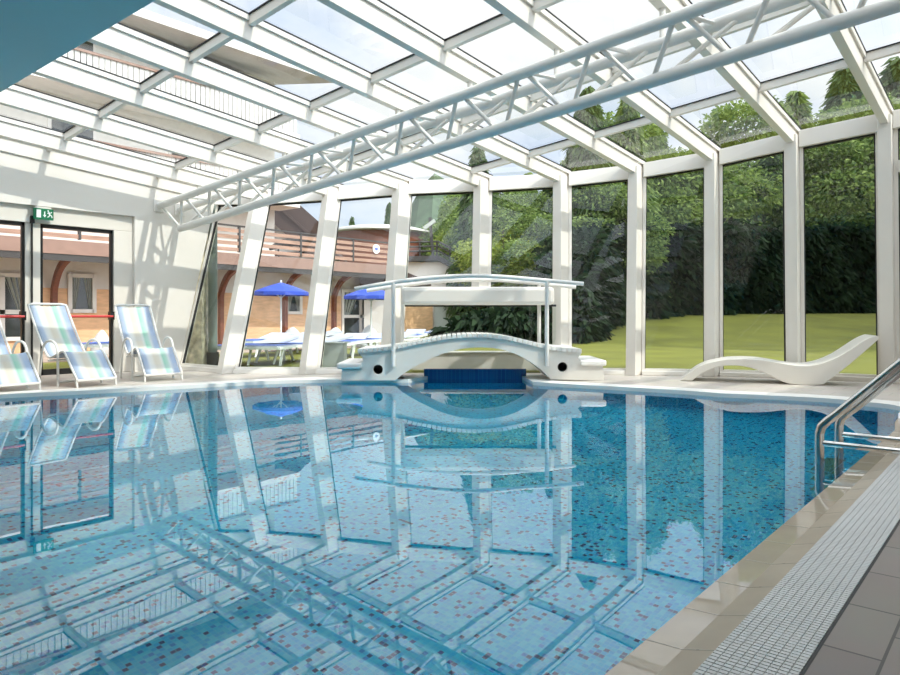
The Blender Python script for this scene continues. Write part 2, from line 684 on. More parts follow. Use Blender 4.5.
NAMES_COL = ['leaning white column nearest the left wall, beside the stone pillar',
             'leaning white column between the two blue parasols',
             'broad white column behind the left end of the footbridge',
             'white column standing on the crossbeam behind the footbridge rail',
             'white column behind the right end of the footbridge',
             'white column between the footbridge and the white wave lounger',
             'white column behind the left hump of the wave lounger',
             'white column behind the seat dip of the wave lounger',
             'white column behind the raised tip of the wave lounger',
             'white column cut off by the right picture edge',
             'white column beyond the right picture edge', 'white corner column at the end of the glazed side']


def column(i, z0=0.0):
    b, t = BASE[i], TOP[i]
    if z0 > 0:
        b = b.lerp(t, z0 / t.z)
    w = 0.075 if i != 2 else 0.085
    dd = 0.15
    top = t + Vector((0, 0, 0.12))
    p = []
    for q in (b, top):
        p += [q + Vector((-w, -dd, 0)), q + Vector((w, -dd, 0)), q + Vector((w, dd, 0)), q + Vector((-w, dd, 0))]
    o = MB().hexa(p).build('column', M['white'], bevel=0.008)
    tag(o, NAMES_COL[i], 'column', 'facade columns', 'structure')
    return o


for i in range(len(BASE)):
    column(i, 1.12 if i == 3 else 0.0)

# rafters
RAF = [Vector((D0 - 1.045 * 9 - 0.1, 6.25, 0))] + [Vector((t.x, t.y, 0)) for t in TOP]
RAF[0].x = WALL_D - 0.02
ORD = ['along the left wall', 'ending at the leaning column beside the stone pillar', 'ending at the column between the two parasols',
       'ending at the broad column by the left bridge end', 'ending at the column on the crossbeam', 'ending at the column by the right bridge end',
       'ending at the column right of the bridge', 'ending at the column behind the lounger hump', 'ending at the column behind the lounger dip',
       'ending at the column behind the lounger tip', 'ending at the column on the right picture edge', 'beyond the right picture edge',
       'along the right side wall']
B_START = 1.75
for k, r in enumerate(RAF):
    w, h = 0.045, 0.23
    b0, b1 = B_START, r.y + 0.16
    z0, z1 = RB(r.x, b0), RB(r.x, b1)
    m = MB().hexa([(r.x - w, b0, z0), (r.x + w, b0, z0), (r.x + w, b1, z1), (r.x - w, b1, z1),
                   (r.x - w, b0, z0 + h), (r.x + w, b0, z0 + h), (r.x + w, b1, z1 + h), (r.x - w, b1, z1 + h)])
    # glazing cap under the panes
    for s in (-1, 1):
        x = r.x + s * (w + 0.012)
        m.hexa([(x - .012, b0, z0 + h - .055), (x + .012, b0, z0 + h - .055), (x + .012, b1, z1 + h - .055), (x - .012, b1, z1 + h - .055),
                (x - .012, b0, z0 + h), (x + .012, b0, z0 + h), (x + .012, b1, z1 + h), (x - .012, b1, z1 + h)])
    o = m.build('rafter', M['white'], bevel=0.004)
    tag(o, 'white sloping roof rafter ' + ORD[k], 'roof beam', 'roof rafters', 'structure')
    g = MB()
    for s in (-1, 1):
        x = r.x + s * (w + 0.016)
        g.hexa([(x - .014, b0, z0 + h), (x + .014, b0, z0 + h), (x + .014, b1, z1 + h), (x - .014, b1, z1 + h),
                (x - .014, b0, z0 + h + .01), (x + .014, b0, z0 + h + .01), (x + .014, b1, z1 + h + .01), (x - .014, b1, z1 + h + .01)])
    g.build('gasket', M['gasket'], o)

# roof panes with cross bars, one window per bay
PURL = [2.17, 3.72, 5.26, 6.81, 8.35]
wn = 0


def wname():
    global wn
    wn += 1
    return 'window_%d' % wn


for k in range(len(RAF) - 1):
    a, c = RAF[k], RAF[k + 1]
    H = 0.235
    root = empty(wname(), (0, 0, 0), 0, 'sloping roof glazing strip between the white rafters, the right rafter ' + ORD[k + 1], 'roof window',
                 'roof glazing', 'structure')
    pane = MB()
    pts = [(a.x + .05, B_START), (c.x - .05, B_START), (c.x - .05, c.y + .2), (a.x + .05, a.y + .2)]
    pane.quad(*[(x, y, RB(x, y) + H + 0.004) for x, y in pts])
    pane.build('pane', M['roof_glass'], root)
    for b in PURL:
        if b > min(a.y, c.y) - 0.25 and b > max(a.y, c.y) - 0.1:
            continue
        if b > min(a.y, c.y):
            continue
        x0, x1 = a.x + .045, c.x - .045
        m = MB()
        m.bar((x0, b, RB(x0, b) + H - .055), (x1, b, RB(x1, b) + H - .055), 0.055, 0.085)
        gb = m.build('glazing_bar', M['white'], root)
        g = MB().bar((x0, b, RB(x0, b) + H - .006), (x1, b, RB(x1, b) + H - .006), 0.085, 0.012)
        g.build('gasket', M['gasket'], gb)

# facade bays: header, sill, frame, pane
EDGE_B = [WB] + BASE
EDGE_T = [WT] + TOP
BAY = ['between the left wall and the first leaning column, showing the stone pillar',
       'between the two leaning columns, showing a blue parasol and a wooden railing',
       'between leaning and broad columns, showing the round sign on the railing',
       'left of the crossbeam column above the footbridge', 'right of the crossbeam column above the footbridge',
       'just right of the footbridge rail ends', 'left of the wave lounger hump', 'behind the wave lounger hump',
       'behind the wave lounger back', 'at the right picture edge', 'beyond the right picture edge', 'at the far right corner']


def lerp(a, b, t):
    return a + (b - a) * t


for k in range(len(EDGE_B) - 1):
    b0, b1, t0, t1 = EDGE_B[k], EDGE_B[k + 1], EDGE_T[k], EDGE_T[k + 1]
    out = Vector((0, 0.03, 0))
    root = empty(wname(), (0, 0, 0), 0, 'tall glazed bay ' + BAY[k], 'window', 'facade windows', 'structure')

    def pt(u, z):
        a = b0.lerp(t0, z / t0.z)
        c = b1.lerp(t1, z / t1.z)
        return a.lerp(c, u) + out

    def ptf(u, v):       # v: 0 sill .. 1 eave
        return b0.lerp(t0, v).lerp(b1.lerp(t1, v), u) + out

    nrm = (b1 - b0).cross(Vector((0, 0, 1))).normalized()
    L = (b1 - b0).length
    iw = 0.075 / L
    fw = 0.045 / L
    HD = 0.05

    def rail(m, u0, z0a, z0b, u1, z1a, z1b, dep=0.06):
        """bar with corners given by u and z"""
        p = [pt(u0, z0a), pt(u1, z1a), pt(u1, z1b), pt(u0, z0b)]
        m.hexa([q - nrm * dep for q in p] + [q + nrm * dep for q in p])
    # header band under the roof
    m = MB()
    u0, u1 = (0.0 if k == 0 else iw), 1 - iw
    zt0, zt1 = lerp(t0.z, t1.z, u0) + .17, lerp(t0.z, t1.z, u1) + .17
    rail(m, u0, zt0 - HD - .17, zt0, u1, zt1 - HD - .17, zt1, 0.09)
    m.build('header', M['white'], root, bevel=0.006)
    # sill
    zb = 1.24 if k in (3, 4) else 0.06
    m = MB()
    rail(m, u0, zb - .06, zb, u1, zb - .06, zb, 0.09)
    m.build('sill', M['white'], root, bevel=0.006)
    za, zc = zt0 - HD - .17, zt1 - HD - .17
    lo_z = zb
    if k in (3, 4):
        pass
    # slim frame
    m = MB()
    rail(m, u0, zb, za, u0 + fw, zb, za + (zc - za) * fw, 0.035)
    rail(m, u1 - fw, zb, zc, u1, zb, zc, 0.035)
    rail(m, u0 + fw, zb, zb + .03, u1 - fw, zb, zb + .03, 0.035)
    m.build('frame', M['white'], root)
    m = MB()
    e = 0.016 / L
    rail(m, u1 - fw - e, zb + .03, zc - .02, u1 - fw, zb + .03, zc - .02, 0.02)
    rail(m, u0 + fw, zb + .03, za - .02, u0 + fw + e * .5, zb + .03, za - .02, 0.02)
    rail(m, u0 + fw, za - .022, za, u1 - fw, zc - .022, zc, 0.03)
    m.build('gasket', M['gasket'], root)
    MB().quad(pt(u0 + fw, zb), pt(u1 - fw, zb), pt(u1 - fw, zc), pt(u0 + fw, za)).build('pane', M['glass'], root)
    if k == 9:
        m = MB()
        rail(m, u0 + fw, 2.62, 2.76, u1 - fw, 2.62, 2.76, 0.07)
        m.build('transom', M['white'], root)
        m = MB()
        n = 9
        for j in range(n):
            a = lerp(u0 + fw + .02, u1 - fw - .02, j / n)
            c = a + (u1 - u0) / n * .75
            rail(m, a, 0.1, 2.6, c, 0.1, 2.6, 0.03)
        m.build('shutter', M['cabinet'], root)

# crossbeam (swim-through header) behind the bridge
a, c = P(402, 0, 9.75), P(553, 0, 9.72)
a.z = c.z = 1.115
o = MB().bar(a, c, 0.34, 0.25).build('trim_1', M['white'], bevel=0.05)
tag(o, 'pale horizontal crossbeam box behind the footbridge handrail', 'crossbeam', None, 'structure')
# lower swim-through pane below the crossbeam
a, c = P(405, 0, 9.98), P(556, 0, 9.95)
root = empty(wname(), (0, 0, 0), 0, 'wide low pane between the crossbeam and the footbridge', 'window', None, 'structure')
MB().quad((a.x, a.y, .3), (c.x, c.y, .3), (c.x, c.y, 1.0), (a.x, a.y, 1.0)).build('pane', M['glass'], root)
m = MB()
m.bar((a.x, a.y, .985), (c.x, c.y, .985), .04, .03)
m.build('gasket', M['gasket'], root)
# low pale upstand of the swim-through below the bridge arch, outside the glass
a, c = P(412, 0, 10.75), P(552, 0, 10.7)
m = MB()
for z0, z1, dp in ((0.0, 0.26, 0.10), (0.26, 0.29, 0.13)):
    q0, q1 = a.copy(), c.copy()
    q0.z = q1.z = (z0 + z1) / 2
    m.bar(q0, q1, dp * 2, z1 - z0)
o = m.build('trim_2', M['ext_white'], bevel=0.01)
tag(o, 'low pale upstand behind the blue tiles under the footbridge', 'upstand', None, 'structure')

# ------------------------------------------------------------------ left wall with door openings
OPEN = (2.2, 4.92, 2.33)                        # b0, b1, head z


def wall_face(x, pts):
    return [(x, b, z) for b, z in pts]


m = MB()
z_ = lambda b: RB(WALL_D, b) + 0.2
TW = -0.22
m.prism(wall_face(WALL_D, [(OPEN[1], 0), (WB.y, 0), (WT.y, z_(6.3)), (OPEN[1], z_(OPEN[1]))]), (TW, 0, 0))
m.prism(wall_face(WALL_D, [(OPEN[0], OPEN[2]), (OPEN[1], OPEN[2]), (OPEN[1], z_(OPEN[1])), (OPEN[0], z_(OPEN[0]))]), (TW, 0, 0))
m.prism(wall_face(WALL_D, [(-4.5, 0), (OPEN[0], 0), (OPEN[0], z_(OPEN[0])), (-4.5, z_(-4.5))]), (TW, 0, 0))
o = m.build('wall_left', M['wall'])
tag(o, 'white left wall with sunlit patches and the door opening', 'wall', None, 'structure')

# door frames and doors, set back in the opening
XD = WALL_D - 0.12
m = MB()
m.box((XD - .06, OPEN[0], 2.10), (XD + .06, OPEN[1], OPEN[2]))
m.box((XD - .06, 4.64, 0), (XD + .06, OPEN[1], 2.10))
m.box((XD - .06, 3.47, 0), (XD + .04, 3.66, 2.10))
m.box((XD - .06, OPEN[0], 0), (XD + .06, OPEN[0] + .08, 2.10))
o = m.build('trim_3', M['white'], bevel=0.006)
tag(o, 'pale frame around the two glazed doors in the left wall', 'door frame', None, 'structure')


def gdoor(n, b0, b1, label):
    root = empty('door_%d' % n, (XD, (b0 + b1) / 2, 0), 0, label, 'door', 'glazed doors', 'structure')
    y0, y1 = b0 - (b0 + b1) / 2, b1 - (b0 + b1) / 2
    m = MB()
    for s in ((y0, y0 + .035), (y1 - .035, y1)):
        m.box((-.025, s[0], 0.02), (.025, s[1], 2.1))
    m.box((-.025, y0, 2.05), (.025, y1, 2.1))
    m.box((-.025, y0, .02), (.025, y1, .1))
    m.build('door_frame', M['black'], root)
    MB().quad((0, y0 + .03, .1), (0, y1 - .03, .1), (0, y1 - .03, 2.05), (0, y0 + .03, 2.05)).build('pane', M['door_glass'], root)
    m = MB().tube([(.075, y0 + .03, .83), (.075, y1 - .02, .83)], .018, 8)
    pb = m.build('push_bar', M['red'], root)
    k = MB()
    k.box((.0, y1 - .06, .78), (.085, y1, .90))
    k.box((.0, y0, .80), (.085, y0 + .035, .87))
    k.build('bar_bracket', M['black'], pb)
    return root


gdoor(1, 3.66, 4.64, 'glazed black-framed door with red push bar under the exit sign')
gdoor(2, 2.4, 3.47, 'glazed door with red push bar cut by the left picture edge')
# door closer
q = Pd(32, 221, XD + .08)
m = MB().box((q.x - .03, q.y - .02, q.z - .03), (q.x + .03, q.y + .025, q.z + .07))
m.box((q.x - .02, q.y - .008, q.z - 2.0), (q.x + .0, q.y + .012, q.z - .03))
o = m.build('door_bolt', M['black'])
tag(o, 'black bolt and rod on the post left of the exit sign', 'bolt')

# exit sign on the fascia
root = empty('exit_sign', (WALL_D + .02, 3.66, 2.22), 0, 'green exit sign with white running figure above the glass door', 'sign')
MB().box((-.012, -.125, -.075), (.012, .125, .075)).build('sign_board', M['green_sign'], root, bevel=0.004)
m = MB()
m.box((.012, -.09, -.052), (.016, -.035, .055))
m.build('door_pictogram', M['sign_white'], root)
m = MB()
m.prism([(.012, .005, .035), (.012, .018, .035), (.012, .018, -.012), (.012, .032, -.012), (.012, .011, -.045), (.012, -.010, -.012), (.012, .005, -.012)], (.004, 0, 0))
m.build('arrow_pictogram', M['sign_white'], root)
m = MB()


def stroke(a, b, w=.012):
    m.bar((.014, a[0], a[1]), (.014, b[0], b[1]), .004, w, up=(0, b[1] - a[1], -(b[0] - a[0])))


stroke((.060, .030), (.078, -.008), .020)
stroke((.060, .028), (.045, .008), .010)
stroke((.064, .024), (.090, .022), .009)
stroke((.090, .022), (.100, .035), .009)
stroke((.078, -.006), (.100, -.018), .011)
stroke((.100, -.018), (.104, -.045), .011)
stroke((.076, -.008), (.062, -.028), .011)
stroke((.062, -.028), (.046, -.040), .011)
m.add([(.014, .056 + .011 * math.cos(t * math.pi / 4), .046 + .011 * math.sin(t * math.pi / 4)) for t in range(8)], [tuple(range(8))])
m.build('figure_pictogram', M['sign_white'], root)
MB().box((-.03, -.1, .07), (.0, .1, .10)).build('bracket', M['white'], root)

# ------------------------------------------------------------------ entrance ceiling behind / above the camera
CEIL_Z = 2.60
m = MB().box((WALL_D - .2, -4.5, CEIL_Z), (1.8, 1.90, CEIL_Z + .12))
o = m.build('ceiling', M['blue_ceiling'])
tag(o, 'smooth blue ceiling edge at the upper left', 'ceiling', None, 'structure')
m = MB()
m.prism([(WALL_D, 1.8, CEIL_Z + .12), (1.8, 1.8, CEIL_Z + .12), (1.8, 1.8, RB(1.8, 1.8) + .3), (WALL_D, 1.8, RB(WALL_D, 1.8) + .3)], (0, .1, 0))
o = m.build('trim_4', M['white'])
tag(o, 'white fascia closing the glass roof above the blue ceiling', 'fascia', None, 'structure')
m = MB()
m.prism([(1.8, -4.5, -.02), (1.8, 10.4, -.02), (1.8, 10.4, RB(1.8, 10.4) + .25), (1.8, -4.5, RB(1.8, -4.5))], (.15, 0, 0))
o = m.build('wall_right', M['wall'])
tag(o, 'white wall along the walkway beyond the right picture edge', 'wall', None, 'structure')
m = MB().box((WALL_D - .2, -4.65, 0), (1.95, -4.5, CEIL_Z + .12))
o = m.build('wall_back', M['wall'])
tag(o, 'plain white wall behind the viewpoint', 'wall', None, 'structure')
for x in (-7.6, -5.2, -2.8, -.4):
    root = empty('ceiling_slot', (x, 0.9, CEIL_Z), 0, 'dark rectangular ceiling slot mirrored in the right windows', 'ceiling light', 'ceiling slots')
    MB().box((-.28, -.06, -.012), (.28, .06, .004)).build('slot_frame', M['dark'], root)
    MB().box((-.24, -.035, -.016), (.24, .035, -.010)).build('slot_grille', M['black'], root)

# ------------------------------------------------------------------ pool outline
WZ = -0.03
EDGE_D = -0.80


def pool_far():
    r = [Pz(900, 411, WZ), Pz(860, 405.6, WZ), Pz(820, 402, WZ), Pz(760, 399, WZ), Pz(720, 397, WZ), Pz(688, 394.5, WZ), Pz(640, 391.5, WZ),
         Pz(600, 389.3, WZ), Pz(560, 387, WZ), Pz(533, 385, WZ)]
    l = [Pz(408, 382.6, WZ), Pz(360, 382.6, WZ), Pz(302, 383, WZ), Pz(240, 385.6, WZ), Pz(180, 389, WZ), Pz(90, 394.0, WZ), Pz(0, 398.5, WZ)]
    return r, l


r_, l_ = pool_far()
corner = [Vector((EDGE_D, -3.2, 0)), Vector((EDGE_D, 6.2, 0)), Vector((EDGE_D - .03, 6.6, 0))]
R = bez([Vector((EDGE_D, 6.25, 0)), Vector((EDGE_D - .06, 6.72, 0))] + r_, 6)
rec_b = [P(522, 0, 9.5), P(428, 0, 9.5)]
Lf = bez(l_ + [Vector((-8.55, 1.5, 0)), Vector((-8.6, -.5, 0))], 6)
OUT = [Vector((EDGE_D, -3.2, 0))] + R + rec_b + Lf + [Vector((-8.6, -3.2, 0))]
OUT = [Vector((p.x, p.y)) for p in OUT]
nO = len(OUT)
i_rec0 = 1 + len(R)           # first recess corner


def offset(poly, w):
    res = []
    n = len(poly)
    for i in range(n):
        a, b, c = poly[i - 1], poly[i], poly[(i + 1) % n]
        t1, t2 = (b - a).normalized(), (c - b).normalized()
        n1, n2 = Vector((t1.y, -t1.x)), Vector((t2.y, -t2.x))
        k = (n1 + n2)
        if k.length < 1e-4:
            k = n1
        k = k.normalized()
        s = w / max(0.5, k.dot(n1))
        res.append(b + k * s)
    return res


def area(p):
    return sum(p[i - 1].x * p[i].y - p[i].x * p[i - 1].y for i in range(len(p))) / 2


if area(OUT) < 0:
    OUT.reverse()
    i_rec0 = nO - 1 - (i_rec0 + 1)
RIMW = 0.30
OUTER = offset(OUT, RIMW)
# right side: the rim becomes stone coping up to the grate
for i, p in enumerate(OUT):
    if abs(p.x - EDGE_D) < 0.15 and p.y < 6.9:
        OUTER[i] = Vector((-0.62, p.y if -3 < p.y < 6.3 else OUTER[i].y))

# pool shell
DEP = -1.12
m = MB()
vs = [(p.x, p.y, DEP) for p in OUT]
m.add(vs, [tuple(range(nO))])
for i in range(nO):
    a, b = OUT[i], OUT[(i + 1) % nO]
    m.quad((a.x, a.y, DEP), (b.x, b.y, DEP), (b.x, b.y, -.06), (a.x, a.y, -.06))
o = m.build('pool_basin', M['mosaic'])
tag(o, 'swimming pool basin lined with light blue mosaic and scattered dark tiles', 'pool', None, 'structure')

# water
m = MB()
WO = offset(OUT, 0.0)
for i, p in enumerate(OUT):
    if abs(p.x - EDGE_D) < 0.15 and p.y < 6.9:
        WO[i] = Vector((EDGE_D + .004, p.y))
m.add([(p.x, p.y, WZ) for p in WO], [tuple(range(nO))])
o = m.build('pool_water', M['water'])
if o.data.polygons[0].normal.z < 0:
    o.data.flip_normals()
tag(o, 'clear still pool water mirroring the glass roof', 'water', None, 'structure')

# white rim around the pool (far and left) and stone coping (right)
m, ms, mw = MB(), MB(), MB()
for i in range(nO):
    a, b, A, B = OUT[i], OUT[(i + 1) % nO], OUTER[i], OUTER[(i + 1) % nO]
    right = abs(a.x - EDGE_D) < 0.15 and abs(b.x - EDGE_D) < 0.15 and min(a.y, b.y) < 6.9
    if right:
        c, dd = Vector((-.70, a.y)), Vector((-.70, b.y))
        mw.quad((a.x, a.y, -.030), (b.x, b.y, -.030), (dd.x, dd.y, -.026), (c.x, c.y, -.026))
        mw.quad((a.x, a.y, -.030), (b.x, b.y, -.030), (b.x, b.y, -.16), (a.x, a.y, -.16))
        ms.quad((c.x, c.y, -.026), (dd.x, dd.y, -.026), (B.x + .012, B.y, .0), (A.x + .012, A.y, .0))
    else:
        z = .012
        m.quad((a.x, a.y, z), (b.x, b.y, z), (B.x, B.y, z), (A.x, A.y, z))
        m.quad((a.x, a.y, z), (b.x, b.y, z), (b.x, b.y, -.10), (a.x, a.y, -.10))
        m.quad((A.x, A.y, z), (B.x, B.y, z), (B.x, B.y, -.02), (A.x, A.y, -.02))
o = m.build('trim_5', M['rim'])
tag(o, 'white rim along the far curved pool edge', 'pool rim', None, 'structure')
sb = ms.build('trim_6', M['stone'])
tag(sb, 'beige stone coping dipping under the water beside the grate', 'coping', None, 'structure')
mw.build('wet_strip', M['stone_wet'], sb)
# joints across the coping stones
j = MB()
for k in range(40):
    y = -2 + k * 0.27
    if y > 6.3:
        break
    for x0, z0, x1, z1 in ((-.80, -.030, -.70, -.026), (-.70, -.026, -.612, -.001)):
        j.hexa([(x0, y, z0 - .001), (x1, y, z1 - .001), (x1, y + .004, z1 - .001), (x0, y + .004, z0 - .001),
                (x0, y, z0 + .0007), (x1, y, z1 + .0007), (x1, y + .004, z1 + .0007), (x0, y + .004, z0 + .0007)])
j.build('stone_joint', M['deck'], sb)

# deck with a hole for the pool
def fill_deck(name, outer, holes, z, material, label):
    bm = bmesh.new()
    es = []
    for loop in [outer] + holes:
        vs = [bm.verts.new((p.x, p.y, z)) for p in loop]
        es += [bm.edges.new((vs[i - 1], vs[i])) for i in range(len(vs))]
    bmesh.ops.triangle_fill(bm, use_beauty=True, use_dissolve=False, edges=es)
    for f in bm.faces:
        if f.normal.z < 0:
            f.normal_flip()
    me = bpy.data.meshes.new(name)
    bm.to_mesh(me)
    bm.free()
    me.materials.append(material)
    o = bpy.data.objects.new(name, me)
    COL.objects.link(o)
    return tag(o, label, 'floor', None, 'structure')


hole = []
for i, p in enumerate(OUTER):
    q = p.copy()
    if q.x > -0.75 and q.y < 6.95:
        q.x = -0.414
    hole.append(q)
outer = [Vector((1.9, -4.6)), Vector((1.9, 10.5))]
outer += [Vector((b.x, b.y + .3)) for b in reversed(BASE[:-1])]
outer += [Vector((WALL_D - .5, WB.y + .3)), Vector((WALL_D - .5, -4.6))]
deck = fill_deck('floor', outer, [hole], 0.0, M['deck'], 'pale beige tiled pool deck in front of the glazing')
# right-hand walkway tiles, slightly darker small format, laid up to the grate
m = MB().box((-.412, -4.5, -.03), (1.8, 7.4, .003))
o = m.build('floor_walkway', M['walk'])
tag(o, 'grey-beige rectangular floor tiles beside the overflow grate', 'floor', None, 'structure')

# overflow grate
m = MB()
y = -.4
GX0, GX1, NS = -.612, -.418, 9
sw = (GX1 - GX0) / NS
while y < 7.2:
    for s in range(NS):
        x0 = GX0 + s * sw
        m.box((x0 + .001, y, -.012), (x0 + sw - .001, y + .0135, .006))
    y += .0175
root = empty('overflow_grate', (0, 0, 0), 0, 'pale ribbed overflow grate running along the right pool edge', 'drain grate')
m.build('grate_bars', M['grate'], root)
m = MB()
for s in range(NS):
    x0 = GX0 + s * sw
    m.box((x0 + .004, -.4, -.022), (x0 + sw - .004, 7.2, -.010))
m.build('grate_rods', M['grate'], root)
m = MB()
m.box((-.418, -.4, -.022), (-.410, 7.2, .004))
m.build('edge_strip', M['dark'], root)
MB().box((-.62, -.4, -.09), (-.41, 7.2, -.06)).build('channel', M['dark'], root)

# blue tiled wall at the back of the swim-through
a, c = P(424, 0, 9.52), P(526, 0, 9.52)
m = MB()
a.z = c.z = -.2
m.bar(a, c, .06, .62)
o = m.build('wall_swim_channel', M['mosaic_dark'])
tag(o, 'dark blue tiled parapet under the footbridge arch', 'wall', None, 'structure')

# ------------------------------------------------------------------ roof truss (three chords)
tdir = Vector((850 * CT - 693 * ST, 850 * ST + 693 * CT, 0))
tc_ = C2W(850, -693, 95).normalized()
U0, L0 = Pd(159, 206, WALL_D), Pd(179, 230.6, WALL_D)
K0 = Vector((WALL_D, U0.y + .34, U0.z - .02))
root = empty('roof_truss', U0, 0, 'white tubular three-chord truss spanning below the glass roof', 'truss')
LT = 12.05
LB = U0 + Vector((0, .144, -.393))


def chord(p0, t):
    return p0 - U0 + tc_ * t


for nm, p0, r, t0 in (('upper_chord', U0, .052, 0), ('rear_chord', K0, .052, 0), ('lower_chord', LB, .056, .36)):
    MB().tube([chord(p0, t0), chord(p0, LT)], r, 16).build(nm, M['truss'], root, smooth=True)
SP = 0.748
t = 0.66
while t < LT:
    MB().tube([chord(U0, t), chord(LB, t - .25)], .022, 8).build('post', M['truss'], root, smooth=True)
    if t + SP < LT:
        MB().tube([chord(U0, t + .07), chord(LB, t + SP - .36)], .022, 8).build('diagonal', M['truss'], root, smooth=True)
        MB().tube([chord(K0, t + .42), chord(LB, t - .14)], .022, 8).build('diagonal', M['truss'], root, smooth=True)
        MB().tube([chord(U0, t + .08), chord(K0, t + .22)], .02, 8).build('cross_strut', M['truss'], root, smooth=True)
    t += SP
MB().tube([chord(U0, .06), chord(LB, .38)], .022, 8).build('diagonal', M['truss'], root, smooth=True)
MB().tube([chord(K0, .06), chord(LB, .38)], .022, 8).build('diagonal', M['truss'], root, smooth=True)
for p0 in (U0, K0):
    q = p0 - U0
    MB().box((q.x - .0, q.y - .09, q.z - .09), (q.x + .015, q.y + .09, q.z + .09)).build('end_plate', M['truss'], root)
# hangers up to the rafters
for r in RAF[1:]:
    t = (r.x - K0.x) / tc_.x
    if 0 < t < LT:
        p = chord(K0, t)
        zz = RB(r.x, p.y + U0.y) - U0.z
        MB().tube([p, (p.x, p.y, zz + .02)], .028, 8).build('hanger', M['truss'], root, smooth=True)

# ------------------------------------------------------------------ footbridge
BZ = 8.95          # depth of the front face
X = lambda px, Z=BZ: (px - 450) / F * Z
Y = lambda py, Z=BZ: HC - (py - HOR) / F * Z
rz = TH            # local x = camera right, local y = camera depth
root = empty('footbridge', C2W(0, BZ, 0), rz, 'white arched footbridge with curved handrails at the far pool edge', 'footbridge')
BW = 0.95
topc = [(358, 352.5), (376, 351.5), (395, 349), (412, 345.5), (430, 342), (448, 339), (465, 337.6), (482, 337.4), (498, 338.6), (515, 341.5),
        (532, 345.5), (547, 349), (562, 351), (582, 352.5)]
lowc = [(395.5, 380.2), (403, 374), (412, 368.5), (424, 362), (438, 355.5), (452, 351), (466, 348.3), (482, 347.4), (496, 348.6), (509, 351.5),
        (521, 356.5), (532, 363), (542, 370.5), (551, 379.2)]
tp = bez([(X(a), 0, Y(b)) for a, b in topc], 4)
lp = bez([(X(a), 0, Y(b)) for a, b in lowc], 4)
left = [(X(358), 0, Y(352.5)), (X(362), 0, Y(357)), (X(363), 0, Y(361)), (X(342), 0, Y(367)), (X(341), 0, .0)]
right = [(X(551), 0, 0.0), (X(604), 0, 0.0), (X(603), 0, Y(366)), (X(581), 0, Y(361)), (X(578), 0, Y(358)), (X(582), 0, Y(352.5))]
outline = left[1:] + [(p.x, 0, max(p.z, 0)) for p in lp] + right[1:-1] + [(p.x, 0, p.z) for p in reversed(tp)]


def side_panel(y):
    bm = bmesh.new()
    vs = [bm.verts.new((p[0], y, p[2])) for p in outline]
    es = [bm.edges.new((vs[i - 1], vs[i])) for i in range(len(vs))]
    for cx, cy in ((378, 369.5), (562.5, 367)):
        hv = [bm.verts.new((X(cx) + .063 * math.cos(q * math.pi / 10), y, Y(cy) + .063 * math.sin(q * math.pi / 10))) for q in range(20)]
        es += [bm.edges.new((hv[i - 1], hv[i])) for i in range(20)]
    bmesh.ops.triangle_fill(bm, use_beauty=True, edges=es)
    ext = bmesh.ops.extrude_face_region(bm, geom=bm.faces[:])
    bmesh.ops.translate(bm, vec=(0, .05, 0), verts=[v for v in ext['geom'] if isinstance(v, bmesh.types.BMVert)])
    bmesh.ops.recalc_face_normals(bm, faces=bm.faces)
    me = bpy.data.meshes.new('side_panel')
    bm.to_mesh(me)
    bm.free()
    me.materials.append(M['grey_blue'])
    o = bpy.data.objects.new('side_panel', me)
    COL.objects.link(o)
    o.parent = root
    return o


side_panel(0.0)
side_panel(BW - .05)
# underside between the panels
m = MB()
for i in range(len(lp) - 1):
    a, b = lp[i], lp[i + 1]
    m.hexa([(a.x, .05, a.z), (b.x, .05, b.z), (b.x, BW - .05, b.z), (a.x, BW - .05, a.z),
            (a.x, .05, a.z + .03), (b.x, .05, b.z + .03), (b.x, BW - .05, b.z + .03), (a.x, BW - .05, a.z + .03)])
m.build('soffit', M['grey_blue'], root)
# hole inner boxes
for cx, cy in ((378, 369.5), (562.5, 367)):
    m = MB()
    m.tube([(X(cx), .05, Y(cy)), (X(cx), .30, Y(cy))], .064, 20, cap=False)
    m.add([(X(cx) + .066 * math.cos(q * math.pi / 10), .30, Y(cy) + .066 * math.sin(q * math.pi / 10)) for q in range(20)], [tuple(range(20))])
    m.build('porthole', M['dark_metal'], root)
# slatted walkway: resample the top curve evenly
def resample(c, step):
    out, acc = [c[0]], 0.0
    for i in range(1, len(c)):
        a, b = c[i - 1], c[i]
        L = (b - a).length
        while acc + L >= step:
            tt = (step - acc) / L
            a = a.lerp(b, tt)
            out.append(a)
            L = (b - a).length
            acc = 0
        acc += L
    return out


rs = resample(tp, .065)
for i in range(len(rs) - 1):
    a, b = rs[i], rs[i + 1]
    t = (b - a).normalized()
    n = Vector((-t.z, 0, t.x))
    if n.z < 0:
        n = -n
    b2 = b - t * .012
    p = [a, b2, b2 + n * .045, a + n * .045]
    MB().prism([(q.x, -.03, q.z) for q in p], (0, BW + .06, 0)).build('deck_slat', M['rim'], root)
# end steps
for x0, x1, y0 in ((337, 362, 366.5), (580, 606, 363.5)):
    o = MB().box((X(x0), -.04, Y(y0) - .03), (X(x1), BW + .04, Y(y0) + .045)).build('step', M['rim'], root, bevel=0.02)
# handrails
ZB = BZ + BW - .1


def rail_curve(y, pts, Z):
    return bez([(X(a, Z), y, Y(b, Z)) for a, b in pts], 5)


